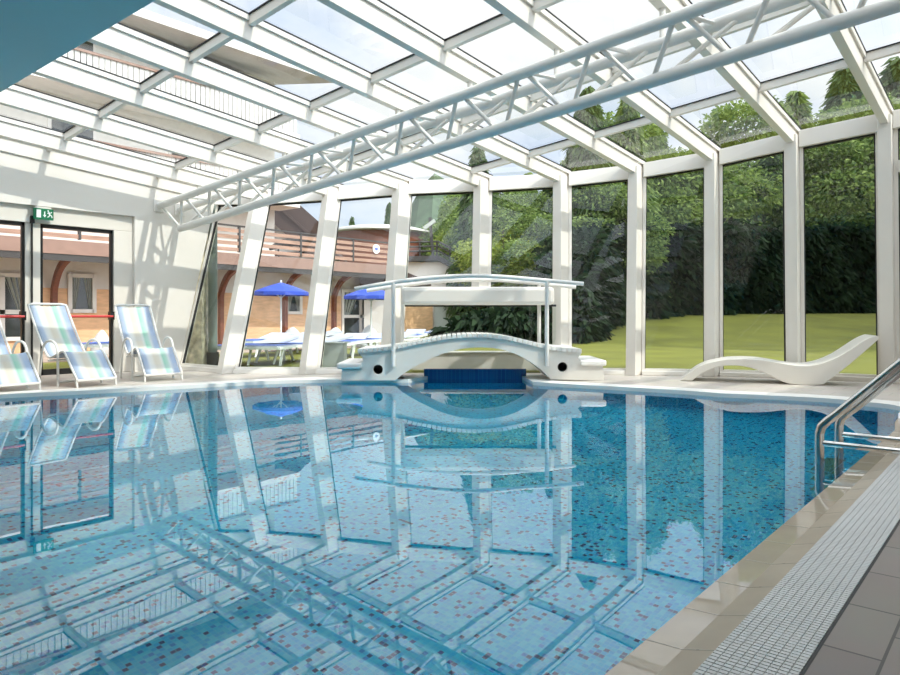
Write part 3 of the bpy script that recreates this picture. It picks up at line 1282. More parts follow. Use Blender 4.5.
fr = rail_curve(-.03, [(355, 289), (372, 286), (393, 282.5), (420, 279), (447, 276.8), (475, 276), (502, 277), (530, 279.3), (558, 281.8), (583, 284)], BZ)
br = rail_curve(BW, [(366, 290.5), (395, 286), (420, 283), (447, 280.6), (475, 279.4), (502, 280), (530, 282.3), (555, 284.8), (577, 287)], ZB)
for nm, cv in (('handrail', fr), ('handrail', br)):
    MB().tube(cv, .028, 10).build(nm, M['truss'], root, smooth=True)
for px, y, Z, ytop, ybot in ((393.5, -.035, BZ, 283, 366), (546.5, -.035, BZ, 281, 366), (402, BW, ZB, 285, 350), (540, BW, ZB, 283.5, 352)):
    MB().tube([(X(px, Z), y, Y(ybot, Z)), (X(px, Z), y, Y(ytop, Z))], .027, 10).build('rail_post', M['truss'], root, smooth=True)

# ------------------------------------------------------------------ wave lounger
LD = Vector((.936, -.353))
LO = Vector(((680 - 450) / F * 8.92, 8.92))


def lpt(px, py):
    u = (px - 450) / F
    l = (LO.y * u - LO.x) / (LD.x - LD.y * u)
    Z = LO.y + LD.y * l
    return (l, 0, max(HC - (py - HOR) / F * Z, 0))


up = [(680, 381), (690, 372.5), (703, 365), (724, 360.2), (740, 359.2), (755, 359.6), (770, 361.5), (785, 364.2), (800, 366), (815, 365.2), (828, 361.5), (842, 355), (863, 341.5), (874, 336.5), (879, 336.6)]
dn = [(879, 339.5), (866, 351), (849, 365.4), (838, 374), (827.5, 381.5), (820, 385.5), (792, 385.5), (780, 381), (768, 375), (756, 370), (745, 367), (735, 366), (724, 366.3), (712, 369.2), (701, 374.5), (692, 381.2)]
prof = bez([lpt(*q) for q in up], 4) + bez([lpt(*q) for q in dn], 3)
rot = TH + math.atan2(LD.y, LD.x)
root = empty('wave_lounger', C2W(LO.x, LO.y, 0), rot, 'white wave-shaped moulded lounger lying before the right windows', 'lounger')
zmin = min(p[2] for p in prof)
pf = [(p[0], 0.0, p[2] - zmin) for p in prof]
m = MB().prism(pf, (0, .62, 0))
o = m.build('shell', M['lounger'], root, bevel=0.018)
# soft dark groove line along the front edge
# ------------------------------------------------------------------ pool entry handrail (chrome)
root = empty('pool_handrail', (0, 0, 0), 0, 'polished steel pool entry handrail with crossbars over the right coping', 'handrail')


def rail_pts(px, py, bend):
    base = Pz(px, py, WZ)
    d0, b0 = base.x, base.y
    s = lambda ds, z: Vector((d0 + ds, b0, z))
    pts = [s(0, -.95), s(0, -.3), s(0, .08), s(.0, .14), s(.012, .185), s(.045, .222), s(.09, .262), s(.42, .59), s(.56, .725), s(.63, .775),
           s(.72, .80), s(.82, .775), s(.87, .70), s(.88, .60), s(.88, 0.0)]
    return pts, d0, b0


for px, py in ((819.5, 462), (839, 452)):
    pts, d0, b0 = rail_pts(px, py, 0)
    MB().tube(pts, .026, 14).build('rail_tube', M['chrome'], root, smooth=True)
    for z in (.085,):
        MB().tube([(d0 + .01, b0, z), (d0 + .88, b0, z)], .017, 10).build('cross_bar', M['chrome'], root, smooth=True)
    MB().lathe([(.055, 0), (.055, .015), (.03, .03)], (d0 + .88, b0, .003), 16).build('floor_flange', M['chrome'], root, smooth=True)
p0 = Pz(819.5, 462, WZ)
p1 = Pz(839, 452, WZ)
for z in (-.28, -.52, -.76):
    MB().box((p0.x - .05, min(p0.y, p1.y), z - .012), (p0.x + .06, max(p0.y, p1.y) + .02, z + .012)).build('ladder_step', M['chrome'], root)

# ------------------------------------------------------------------ striped lounge chairs
def sheet(m_prof, w, th):
    """extruded sling with UVs"""
    n = len(m_prof)
    me = bpy.data.meshes.new('sling')
    bm = bmesh.new()
    uvl = bm.loops.layers.uv.new('UVMap')
    NW = 6
    acc = [0.0]
    for i in range(1, n):
        acc.append(acc[-1] + (m_prof[i] - m_prof[i - 1]).length)
    rows = []
    for s in (0, 1):
        g = []
        for i, p in enumerate(m_prof):
            a = m_prof[max(i - 1, 0)]
            b = m_prof[min(i + 1, n - 1)]
            t = (b - a).normalized()
            nn = Vector((t.z, 0, -t.x)) * (th if s else 0)
            g.append([bm.verts.new((p.x + nn.x, -w / 2 + w * j / NW, p.z + nn.z - .012 * math.sin(math.pi * j / NW))) for j in range(NW + 1)])
        rows.append(g)

    def face(vs, uvs):
        f = bm.faces.new(vs)
        f.smooth = True
        for lp, q in zip(f.loops, uvs):
            lp[uvl].uv = q
    for s in (0, 1):
        g = rows[s]
        for i in range(n - 1):
            for j in range(NW):
                uv = [(j / NW, acc[i]), ((j + 1) / NW, acc[i]), ((j + 1) / NW, acc[i + 1]), (j / NW, acc[i + 1])]
                face([g[i][j], g[i][j + 1], g[i + 1][j + 1], g[i + 1][j]], uv)
    for i in range(n - 1):
        for j in (0, NW):
            face([rows[0][i][j], rows[0][i + 1][j], rows[1][i + 1][j], rows[1][i][j]], [(j / NW, acc[i])] * 4)
    for i in (0, n - 1):
        for j in range(NW):
            face([rows[0][i][j], rows[0][i][j + 1], rows[1][i][j + 1], rows[1][i][j]], [(j / NW, acc[i])] * 4)
    bmesh.ops.recalc_face_normals(bm, faces=bm.faces)
    bm.to_mesh(me)
    bm.free()
    me.materials.append(M['fabric'])
    return me


def make_chair(label):
    root = empty('lounge_chair', (0, 0, 0), 0, label, 'lounge chair', 'striped chairs along the left wall')
    W = .47
    pr = [Vector((a, 0, z)) for a, z in ((-1.20, .975), (-1.10, .83), (-.92, .585), (-.76, .40), (-.69, .345), (-.63, .335), (-.56, .35), (-.40, .405),
                                         (-.35, .415), (-.30, .40), (-.16, .245), (-.02, .09))]
    cv = bez(pr, 3)
    o = bpy.data.objects.new('sling', sheet(cv, W - .04, .008))
    COL.objects.link(o)
    o.parent = root
    for s in (-1, 1):
        y = s * W / 2
        pts = [Vector((p.x, y, p.z)) for p in cv]
        MB().tube(pts, .014, 8).build('side_rail', M['truss'], root, smooth=True)
        arm = bez([(-.40, y + s * .03, .0), (-.40, y + s * .03, .25), (-.41, y + s * .03, .42), (-.47, y + s * .03, .51), (-.58, y + s * .03, .54), (-.70, y + s * .03, .51),
                   (-.78, y + s * .03, .40), (-.82, y + s * .03, .2), (-.86, y + s * .03, .0)], 4)
        MB().tube(arm, .015, 8).build('arm_leg', M['truss'], root, smooth=True)
        MB().tube([(-.04, y, .12), (-.02, y, .0)], .014, 8).build('foot_leg', M['truss'], root, smooth=True)
    MB().tube([(-1.20, -W / 2, .975), (-1.215, -W / 2 + .06, .99), (-1.215, W / 2 - .06, .99), (-1.20, W / 2, .975)], .016, 8).build('head_bar', M['truss'], root, smooth=True)
    MB().tube([(-.02, -W / 2, .085), (-.02, W / 2, .085)], .014, 8).build('foot_bar', M['truss'], root, smooth=True)
    MB().tube([(-.40, -W / 2 - .03, .05), (-.40, W / 2 + .03, .05)], .012, 8).build('stretcher', M['truss'], root, smooth=True)
    MB().tube([(-.63, -W / 2 - .03, .30), (-.63, W / 2 + .03, .30)], .012, 8).build('stretcher', M['truss'], root, smooth=True)
    return root


ch = make_chair('striped sling lounge chair in front of the glass door under the exit sign')
ch.location = (-8.5, 3.62, .0)
ch.rotation_euler.z = .10
c2 = copy_tree(ch)
c2['label'] = 'striped sling lounge chair against the sunlit white wall, right of the glass door'
c2.location = (-8.55, 4.47, .0)
c2.rotation_euler.z = -.13
c3 = copy_tree(ch)
c3['label'] = 'striped sling lounge chair cut by the left picture edge'
c3.location = (-8.52, 2.78, .0)
c3.rotation_euler.z = .08

# ================================================================== OUTSIDE
def sstep(a, b, t):
    t = min(max((t - a) / (b - a), 0), 1)
    return t * t * (3 - 2 * t)


def ground_h(d, b):
    x = d * CT + b * ST
    z = -d * ST + b * CT
    h = .95 * sstep(18.5, 28, z) * sstep(-3, 4, x)
    h += 10 * sstep(30, 120, z) * sstep(-10, 10, x)
    return h - .03


def inside(d, b):
    if b < 5.7:
        return d > WALL_D - .3
    pts = [(WALL_D, WB.y + .2)] + [(q.x, q.y + .2) for q in BASE]
    for i in range(len(pts) - 1):
        if pts[i][0] <= d <= pts[i + 1][0]:
            t = (d - pts[i][0]) / (pts[i + 1][0] - pts[i][0])
            return b < pts[i][1] + t * (pts[i + 1][1] - pts[i][1])
    return b < 10.3 and WALL_D < d < 2


m = MB()
xs = list(np.arange(-40, 40.1, 1.0))
ys = list(np.arange(-12, 70.1, 1.0))
xs = sorted(set([round(float(v), 3) for v in xs] + [round(-12 + .25 * i, 3) for i in range(60)]))
ys = sorted(set([round(float(v), 3) for v in ys] + [round(4 + .25 * i, 3) for i in range(32)]))
idx = {}
for i, x in enumerate(xs):
    for j_, y in enumerate(ys):
        idx[i, j_] = len(m.v)
        m.v.append((x, y, ground_h(x, y)))
for i in range(len(xs) - 1):
    for j_ in range(len(ys) - 1):
        if not inside((xs[i] + xs[i + 1]) / 2, (ys[j_] + ys[j_ + 1]) / 2):
            m.f.append((idx[i, j_], idx[i + 1, j_], idx[i + 1, j_ + 1], idx[i, j_ + 1]))
o = m.build('lawn', M['lawn'], smooth=False)
tag(o, 'mown green lawn rising gently towards the dark hedge', 'lawn', None, 'structure')

m = MB().box((-17.5, -6, -.1), (-13.9, 20, -.012))
o = m.build('terrace_path', M['paving'])
tag(o, 'beige paved strip along the house with brown arched posts', 'paving', None, 'structure')

# stone pillar and downpipe outside
q = P(194, 0, 11.75)
m = MB()
pp = []
ns, nz = 10, 14
root = empty('stone_pillar', (q.x, q.y, 0), TH, 'rough rubble stone pillar outside beyond the sloping wall end', 'pillar')
rr = random.Random(3)
for iz in range(nz + 1):
    for k in range(ns * 4):
        s, f = divmod(k, ns)
        t = f / ns * 2 - 1
        a, b_ = [(t, -1), (1, t), (-t, 1), (-1, -t)][s]
        m.v.append((a * .205 * (1 + rr.uniform(-.06, .06)), b_ * .2 * (1 + rr.uniform(-.08, .08)), -.05 + iz * 2.75 / nz))
n4 = ns * 4
for iz in range(nz):
    for k in range(n4):
        m.f.append((iz * n4 + k, iz * n4 + (k + 1) % n4, (iz + 1) * n4 + (k + 1) % n4, (iz + 1) * n4 + k))
m.f.append(tuple(nz * n4 + k for k in range(n4)))
m.build('masonry', M['rubble'], root)
q = P(212.8, 0, 11.75)
root = empty('downpipe', (q.x, q.y, 0), 0, 'grey-green metal downpipe right of the stone pillar', 'pipe')
MB().tube([(0, 0, .1), (0, 0, 2.75)], .075, 14).build('pipe_tube', M['pipe'], root, smooth=True)
MB().tube([(0, 0, -.04), (0, 0, .22)], .10, 14).build('pipe_foot', M['dark_metal'], root, smooth=True)
# grey cabinet outside
q = P(333, 0, 10.7)
root = empty('garden_cabinet', (q.x, q.y, -.03), TH, 'pale grey cabinet outside left of the footbridge', 'cabinet')
MB().box((-.165, 0, 0), (.165, .35, .43)).build('body', M['cabinet'], root, bevel=0.01)
MB().box((-.175, -.01, .43), (.175, .36, .455)).build('lid', M['cabinet'], root, bevel=0.006)

# ---- low house with balcony
HD_, BE = -17.5, -16.0                      # wall plane, balcony edge
house = empty('house', (HD_, 8, 0), 0, 'low house with peach cladding and a wooden balcony railing', 'house')
O = Vector((HD_, 8, 0))


def hb(lo, hi):
    return (lo[0] - O.x, lo[1] - O.y, lo[2]), (hi[0] - O.x, hi[1] - O.y, hi[2])


def hbox(m, lo, hi):
    return m.box(*hb(lo, hi))


hbox(MB(), (HD_ - 6, -6, 1.48), (HD_, 16.6, 2.28)).build('upper_wall', M['ext_white'], house)
hbox(MB(), (HD_ - 1.2, -6, -.1), (HD_ + .03, 19.8, 1.48)).build('cladding', M['peach'], house)
m = MB()
hbox(m, (HD_ - 6, -6, 2.28), (BE, 16.6, 2.40))
m.build('balcony_slab', M['eave'], house)
m = MB()
hbox(m, (BE, -6, 2.16), (BE + .08, 16.6, 2.46))
m.build('fascia', M['eave'], house)
hbox(MB(), (BE + .0, -6, 2.02), (BE + .06, 16.6, 2.17)).build('gutter', M['dark_metal'], house)
# railing
rl = None
for kk in range(4):
    z0 = 2.52 + kk * .165
    m = hbox(MB(), (BE - .02, -6, z0), (BE + .01, 16.5, z0 + .095))
    m.build('railing_board', M['board'], house)
hbox(MB(), (BE - .04, -6, 3.17), (BE + .03, 16.5, 3.21)).build('railing_cap', M['dark_metal'], house)
for kk in range(12):
    y = -5.6 + kk * 2.0
    hbox(MB(), (BE - .05, y, 2.5), (BE + .03, y + .05, 3.19)).build('railing_post', M['dark_metal'], house)
# arched posts
for px in (54, 285, 334):
    pw = Pd(px, 0, HD_ + .1)
    y = pw.y - O.y
    cv = bez([(.1, y, 0), (.1, y, 1.2), (.16, y, 1.55), (.42, y, 1.9), (.8, y, 2.1), (1.2, y, 2.2)], 5)
    m = MB()
    for i in range(len(cv) - 1):
        m.bar(cv[i], cv[i + 1], .15, .11, up=(0, 1, 0))
    m.build('arched_post', M['brown'], house)
for y_ in (8.6, 10.75, 4.3):
    y = y_ - O.y
    cv = bez([(.1, y, 0), (.1, y, 1.2), (.16, y, 1.55), (.42, y, 1.9), (.8, y, 2.1), (1.2, y, 2.2)], 5)
    m = MB()
    for i in range(len(cv) - 1):
        m.bar(cv[i], cv[i + 1], .15, .11, up=(0, 1, 0))
    m.build('arched_post', M['brown'], house)


def hwindow(px0, px1, y0, y1, mid=False, door=False):
    pc = (px0 + px1) / 2
    a, c = Pd(px0, 0, HD_), Pd(px1, 0, HD_)
    z1, z0 = Pd(pc, y0, HD_).z, Pd(pc, y1, HD_).z
    b0, b1 = a.y, c.y
    x = HD_ + .03
    m = MB()
    e = .07
    hbox(m, (x, b0 - e, z0 - e), (x + .06, b0 + .02, z1 + e))
    hbox(m, (x, b1 - .02, z0 - e), (x + .06, b1 + e, z1 + e))
    hbox(m, (x, b0, z1 - .02), (x + .06, b1, z1 + e))
    hbox(m, (x, b0, z0 - e), (x + .06, b1, z0 + .02))
    if mid:
        c_ = (b0 + b1) / 2
        hbox(m, (x, c_ - .05, z0), (x + .06, c_ + .05, z1))
        zz = z0 + (z1 - z0) * .42
        hbox(m, (x, b0, zz - .05), (x + .06, b1, zz + .05))
    w = m.build('house_door' if door else 'house_window', M['ext_white'], house)
    hbox(MB(), (x - .02, b0, z0), (x + .012, b1, z1)).build('pane', M['win_dark'], w)
    # tied-back curtains behind the pane line, modelled as folded cloth
    cu = MB()
    n = 12
    zc = z0 + (z1 - z0) * (.45 if mid else .0)
    for side in (0, 1):
        rows = []
        for iz in range(7):
            tz = iz / 6
            spread = .47 - .34 * (1 - abs(tz - .25) if tz > .25 else .75 + tz * .2) * (1 if tz < .95 else .5)
            spread = .47 if tz > .9 else .47 - .28 * (1 - tz)
            rows.append([])
            for k in range(n + 1):
                u = k / n * spread
                u = u if side == 0 else 1 - u
                rows[-1].append(Vector((x + .02 + .02 * math.sin(k * 2.1) - O.x, b0 + (b1 - b0) * u - O.y, zc + (z1 - zc) * tz)))
        base = len(cu.v)
        for r in rows:
            cu.v += [tuple(q) for q in r]
        for iz in range(6):
            for k in range(n):
                cu.f.append((base + iz * (n + 1) + k, base + iz * (n + 1) + k + 1, base + (iz + 1) * (n + 1) + k + 1, base + (iz + 1) * (n + 1) + k))
    cu.build('curtain', M['curtain'], w)


hwindow(-24, 25, 276, 338, True)
hwindow(70, 92, 277, 310)
hwindow(286, 299, 293, 312)
hwindow(342, 376, 292, 334, True, True)
# round sign on the railing
q = Pd(376, 249, BE + .05)
root = empty('round_sign', q, 0, 'round white sign with a dark arrow on the wooden railing', 'sign')
MB().tube([(0, 0, 0), (.02, 0, 0)], .15, 24).build('disc', M['sign_white'], root)
m = MB()
m.prism([(.022, .07, .025), (.022, .0, .025), (.022, .0, .07), (.022, -.08, .0), (.022, .0, -.07), (.022, .0, -.025), (.022, .07, -.025)], (.004, 0, 0))
m.build('arrow', M['parasol'], root)

# gabled wooden hut on the terrace behind the railing
q = P(293, 0, 27)
hut = empty('wooden_gable_building', (q.x, q.y, 2.3), TH, 'brown wooden gable end above the balcony railing', 'house')
m = MB()
k = 27 / F
m.prism([(-1.6, 0, 0), (1.2, 0, 0), (1.2, 0, 1.15), (-.6, 0, 2.75), (-1.6, 0, 2.75)], (0, 4, 0))
m.build('gable_wall', M['ext_white'], hut)
MB().box((-1.75, -.06, .9), (-.7, .02, 2.75)).build('cladding', M['board'], hut)
MB().bar((-.75, -.35, 2.95), (1.5, -.35, .95), 1.2, .14, up=(0, 1, 0)).build('verge', M['dark_brown'], hut)
m = MB()
m.hexa([(-.75, -.5, 2.9), (1.5, -.5, .9), (1.5, 4.2, .9), (-.75, 4.2, 2.9), (-.75, -.5, 3.02), (1.5, -.5, 1.02), (1.5, 4.2, 1.02), (-.75, 4.2, 3.02)])
m.build('roof', M['dark_brown'], hut)
MB().box((-1.8, -.1, .85), (1.0, 0, 1.0)).build('beam', M['dark_brown'], hut)
# dark covered mound on the terrace
q = Pd(300, 0, -18.2)
root = empty('folded_awning', (q.x, q.y, 2.9), TH, 'dark folded awning lying behind the balcony railing', 'awning')
m = MB()
m.tube(bez([(-1.0, 0, .1), (-.5, 0, .28), (.1, 0, .36), (.7, 0, .30), (1.2, 0, .12)], 4), [.05 + .12 * math.sin(math.pi * (i + .5) / 17) for i in range(17)], 10)
m.build('cover', M['dark_metal'], root, smooth=True)
m = MB()
for x in (-.7, .9):
    m.tube([(x, 0, -.5), (x, 0, .2)], .03, 8)
m.build('stand', M['dark_metal'], root)

# round roofed pavilion behind
q = P(380, 0, 37)
pav = empty('round_pavilion', (q.x, q.y, 2.0), TH, 'round brown pavilion with a pale low domed roof behind the railing', 'building')
n = 40
m = MB()
m.lathe([(2.6, 0), (2.6, 3.12)], (0, 0, 0), n)
m.build('wall', M['brown'], pav)
MB().lathe([(2.82, 3.1), (2.92, 3.13), (2.9, 3.22), (2.0, 3.44), (1.0, 3.55), (.2, 3.58)], (0, 0, 0), n).build('roof', M['roof_metal'], pav, smooth=True)

# white sloping stair wall with dark railing
q = P(440, 0, 27.5)
st = empty('outdoor_stair', (q.x, q.y, 0), TH, 'white outdoor stair wall with a dark sloping railing', 'stair')
kx = 27.5 / F
sx = lambda px: (px - 440) * kx
sy = lambda py: HC - (py - HOR) * kx
m = MB().prism([(sx(398), 0, 0), (sx(492), 0, 0), (sx(492), 0, sy(291)), (sx(474), 0, sy(280)), (sx(440), 0, sy(262)), (sx(398), 0, sy(262))], (0, .3, 0))
m.build('stair_wall', M['ext_white'], st)
m = MB()
m.prism([(sx(398), -.3, sy(262)), (sx(438), -.3, sy(261)), (sx(475), -.3, sy(279)), (sx(475), -.3, sy(274.5)), (sx(438), -.3, sy(256)), (sx(398), -.3, sy(257))], (0, .7, 0))
m.build('coping', M['dark_metal'], st)
for off in (0, 4.6, 9.2):
    m = MB()
    m.tube([(sx(398), -.1, sy(252 - off)), (sx(438), -.1, sy(251 - off)), (sx(476), -.1, sy(270 - off))], .035, 8)
    m.build('handrail', M['dark_metal'], st)
for px, py in ((402, 257), (420, 257), (437, 256), (450, 262), (462, 268), (474, 274)):
    MB().tube([(sx(px), -.1, sy(py)), (sx(px), -.1, sy(py - 15))], .035, 8).build('rail_post', M['dark_metal'], st)
MB().bar((sx(433), -.1, sy(256)), (sx(430), -.1, sy(218)), .12, .12).build('lamp_post', M['dark_metal'], st)
MB().bar((sx(424), -.1, sy(229)), (sx(435), -.1, sy(221)), .2, .14).build('lamp_head', M['cabinet'], st)
# brown little roof in front of the stair
q = P(408, 0, 23)
rf = empty('canopy_roof', (q.x, q.y, 0), TH, 'small brown pitched canopy roof in front of the white stair wall', 'roof')
kx = 23 / F
m = MB().prism([(-1.6, 0, HC + 24 * kx), (22 * kx, 0, HC + 31 * kx), (22 * kx, 0, HC + 33 * kx), (-4 * kx, 0, HC + 44 * kx), (-1.6, 0, HC + 44 * kx)], (0, 1.4, 0))
m.build('roof_slope', M['dark_brown'], rf)
MB().box((-1.5, .3, 0), (-.2, 1.3, HC + 25 * kx)).build('support_wall', M['ext_white'], rf)

# timber terrace edge right of the stair (px 490-555, y 262-290)
q = P(525, 0, 24.5)
tb = empty('timber_fence', (q.x, q.y, 0), TH, 'weathered timber deck fence behind the footbridge rail', 'fence')
kx = 24.5 / F
for y0, y1 in ((264, 268), (271, 274), (277, 281), (284, 288)):
    MB().box((-36 * kx, 0, HC + (HOR - y1) * kx), (34 * kx, .08, HC + (HOR - y0) * kx)).build('fence_board', M['eave'] if y0 > 270 else M['beige'], tb)
for px in (-34, -12, 10, 31):
    MB().box((px * kx - .05, .08, 0), (px * kx + .05, .18, HC + 52 * kx)).build('fence_post', M['dark_brown'], tb)
# door strip at the end of the house
q = P(444, 0, 26.8)
root = empty('garden_shed', (q.x, q.y, 0), TH, 'narrow pale grey shed front beside the peach wall end', 'shed')
MB().box((-.38, 0, 0), (.42, 1.2, 1.25)).build('body', M['cabinet'], root)
MB().box((-.42, -.08, 1.25), (.46, 1.3, 1.32)).build('roof', M['dark_metal'], root)

# ---- hotel block, far left, seen through the roof glass
hot = empty('hotel_block', (-20, 5, 0), 0, 'tall pale hotel block seen through the left roof glass', 'hotel')
OH = Vector((-20, 5, 0))


def ob(m, lo, hi):
    return m.box((lo[0] - OH.x, lo[1] - OH.y, lo[2]), (hi[0] - OH.x, hi[1] - OH.y, hi[2]))


ob(MB(), (-28, -6, 2.4), (-20.8, 15.0, 9.2)).build('wall', M['beige'], hot)
for z in (4.6, 7.0):
    bl = ob(MB(), (-20.8, -6, z), (-19.6, 15.2, z + .16)).build('balcony', M['ext_white'], hot)
    m = MB()
    y = -6.0
    while y < 15.1:
        ob(m, (-19.66, y, z + .16), (-19.63, y + .13, z + .95))
        y += .16
    m.build('railing', M['hotel_grey'], bl)
    ob(MB(), (-19.7, -6, z + .95), (-19.58, 15.2, z + 1.02)).build('railing_cap', M['eave'], bl)
m = MB()
m.hexa([(-28 + 20, -6 - 5, 10.9), (-19.0 + 20, -6 - 5, 9.15), (-19.0 + 20, 16.4 - 5, 9.15), (-28 + 20, 16.4 - 5, 10.9),
        (-28 + 20, -6 - 5, 11.15), (-19.0 + 20, -6 - 5, 9.4), (-19.0 + 20, 16.4 - 5, 9.4), (-28 + 20, 16.4 - 5, 11.15)])
m.build('roof', M['hotel_grey'], hot)
for z in (5.0, 7.4):
    for y in (-3, 0.5, 4, 7.5, 11):
        w = ob(MB(), (-20.84, y, z), (-20.76, y + 1.3, z + 1.55)).build('balcony_window', M['ext_white'], hot)
        ob(MB(), (-20.80, y + .1, z + .1), (-20.74, y + 1.2, z + 1.45)).build('pane', M['win_dark'], w)

# ---- parasols
def make_parasol(px, py_top, Z, label, r):
    q = P(px, py_top, Z)
    root = empty('parasol', (q.x, q.y, 0), .3, label, 'parasol', 'blue parasols on the lawn')
    zt = q.z
    n = 8
    m = MB()
    rings = [(0.02, zt), (r * .5, zt - .10), (r, zt - .24), (r, zt - .33)]
    vs, fs = [], []
    for rr_, z in rings:
        for kk in range(n * 2):
            a = 2 * math.pi * kk / (n * 2)
            s = 1 if kk % 2 == 0 else .95
            vs.append((rr_ * s * math.cos(a), rr_ * s * math.sin(a), z))
    N = n * 2
    for i in range(len(rings) - 1):
        for kk in range(N):
            fs.append((i * N + kk, i * N + (kk + 1) % N, (i + 1) * N + (kk + 1) % N, (i + 1) * N + kk))
    m.add(vs, fs)
    o = m.build('canopy', M['parasol'], root)
    sd = o.modifiers.new('solid', 'SOLIDIFY')
    sd.thickness = .01
    MB().tube([(0, 0, 0), (0, 0, zt + .06)], .022, 8).build('pole', M['sign_white'], root)
    MB().lathe([(.25, -.02), (.25, .05), (.05, .09)], (0, 0, 0), 16).build('base', M['cabinet'], root)
    for kk in range(4):
        a = kk * math.pi / 2
        MB().tube([(0, 0, zt - .4), (.55 * r * math.cos(a), .55 * r * math.sin(a), zt - .14)], .008, 6).build('rib', M['sign_white'], root)
    return root


make_parasol(281, 282.5, 17.5, 'blue parasol between the two left leaning columns', .70)
make_parasol(371, 287, 18.5, 'blue parasol beside the broad column, under the round sign', .74)

# ---- outdoor sun loungers
def make_bed(label, x, y, rz_):
    root = empty('sun_bed', (x, y, -.02), rz_, label, 'sun lounger', 'blue and white loungers on the lawn')
    m = MB()
    for s in (-.3, .3):
        m.bar((-.9, s, .30), (.95, s, .30), .04, .04)
    m.bar((-.9, -.3, .30), (-.9, .3, .30), .04, .04)
    m.bar((.95, -.3, .30), (.95, .3, .30), .04, .04)
    m.build('frame', M['sign_white'], root)
    for lx, dx in ((-.7, -.12), (.65, .12)):
        for s in (-.29, .29):
            MB().bar((lx, s, .30), (lx + dx, s, 0), .035, .035).build('leg', M['sign_white'], root)
    MB().box((-.9, -.27, .31), (.3, .27, .345)).build('mattress', M['sling_white'], root)
    MB().box((-.86, -.275, .345), (.10, .275, .353)).build('towel', M['mattress'], root)
    m = MB()
    m.hexa([(.3, -.27, .31), (.98, -.27, .43), (.98, .27, .43), (.3, .27, .31), (.3, -.27, .345), (.97, -.27, .465), (.97, .27, .465), (.3, .27, .345)])
    m.build('headrest', M['sling_white'], root)
    return root


beds = [(254, 12.6, 'frontmost at the first leaning column'), (283, 12.7, 'frontmost in the middle of the parasol bay'), (303, 13.0, 'frontmost beside the second leaning column'),
        (262, 15.0, 'second row under the left parasol'), (290, 15.4, 'second row right of the left parasol pole'), (305, 17.0, 'back row at the second leaning column'),
        (348, 14.6, 'behind the grey cabinet'), (366, 15.2, 'between the grey cabinet and the footbridge'), (384, 15.8, 'beside the broad column'),
        (412, 19.0, 'seen through the swim-through left window'), (424, 21.0, 'farther one through the swim-through window'), (120, 13.5, 'seen through the left glass door')]
for i, (px, Z, lb) in enumerate(beds):
    q = P(px, 0, Z)
    make_bed('white-framed blue sun lounger, ' + lb, q.x, q.y, TH + 1.15 + .35 * math.sin(i * 2.3))


# ---- white covered seat bags
def bag(px, Z, w, h, label):
    q = P(px, 0, Z)
    m = MB()
    prof_ = [(.02, 0), (.46, 0), (.52, .12), (.50, .35), (.40, .6), (.25, .82), (.1, .96), (.02, 1.0)]
    n = 18
    for r0, z in prof_:
        for kk in range(n):
            a = 2 * math.pi * kk / n
            wob = 1 + .07 * math.sin(3 * a + z * 4) + .04 * math.sin(5 * a)
            m.v.append((r0 * w * wob * math.cos(a) + .12 * w * z, r0 * w * .8 * wob * math.sin(a), z * h))
    for i in range(len(prof_) - 1):
        for kk in range(n):
            m.f.append((i * n + kk, i * n + (kk + 1) % n, (i + 1) * n + (kk + 1) % n, (i + 1) * n + kk))
    m.f.append(tuple(range(n)))
    m.f.append(tuple((len(prof_) - 1) * n + kk for kk in range(n)))
    root = empty('bean_bag', (q.x, q.y, -.02), TH, label, 'bean bag', 'white bean bags in front of the house')
    m.build('cover', M['bag'], root, smooth=True)


bag(100, 15.0, .42, .55, 'white bean bag seen through the glass door')
bag(290, 18.5, .62, .55, 'white bean bag under the small house window')
bag(333, 18.0, .62, .55, 'white bean bag at the brown arched post')
bag(367, 18.8, .60, .60, 'white bean bag in front of the glazed house door')


# ------------------------------------------------------------------ vegetation
def leaf_cloud(name, pts, dirs, ln, wd, material, droop=0.0):
    """bent leaf blades (two quads each) at pts pointing along dirs"""
    n = len(pts)
    d = dirs / (np.linalg.norm(dirs, axis=1, keepdims=True) + 1e-9)
    r = rng.normal(size=(n, 3))
    s = np.cross(d, r)
    s /= (np.linalg.norm(s, axis=1, keepdims=True) + 1e-9)
    L = ln * rng.uniform(.6, 1.3, (n, 1))
    W = wd * rng.uniform(.6, 1.3, (n, 1))
    mid = pts + d * L * .5
    end = pts + d * L + np.array([0, 0, -1.0]) * L * droop
    nn = np.cross(d, s)
    v = np.stack([pts - s * W * .3, pts + s * W * .3, mid + s * W * .5 + nn * W * .15, mid - s * W * .5 + nn * W * .15,
                  end + s * W * .12, end - s * W * .12], 1).reshape(-1, 3)
    base = (np.arange(n) * 6)[:, None]
    f = np.concatenate([base + np.array([[0, 1, 2, 3]]), base + np.array([[3, 2, 4, 5]])], 1).reshape(-1, 4)
    me = bpy.data.meshes.new(name)
    me.vertices.add(len(v))
    me.vertices.foreach_set('co', v.astype(np.float32).ravel())
    me.loops.add(f.size)
    me.loops.foreach_set('vertex_index', f.astype(np.int32).ravel())
    me.polygons.add(len(f))
    me.polygons.foreach_set('loop_start', (np.arange(len(f)) * 4).astype(np.int32))
    me.polygons.foreach_set('loop_total', np.full(len(f), 4, np.int32))
    me.update(calc_edges=True)
    me.validate()
    me.materials.append(material)
    return me


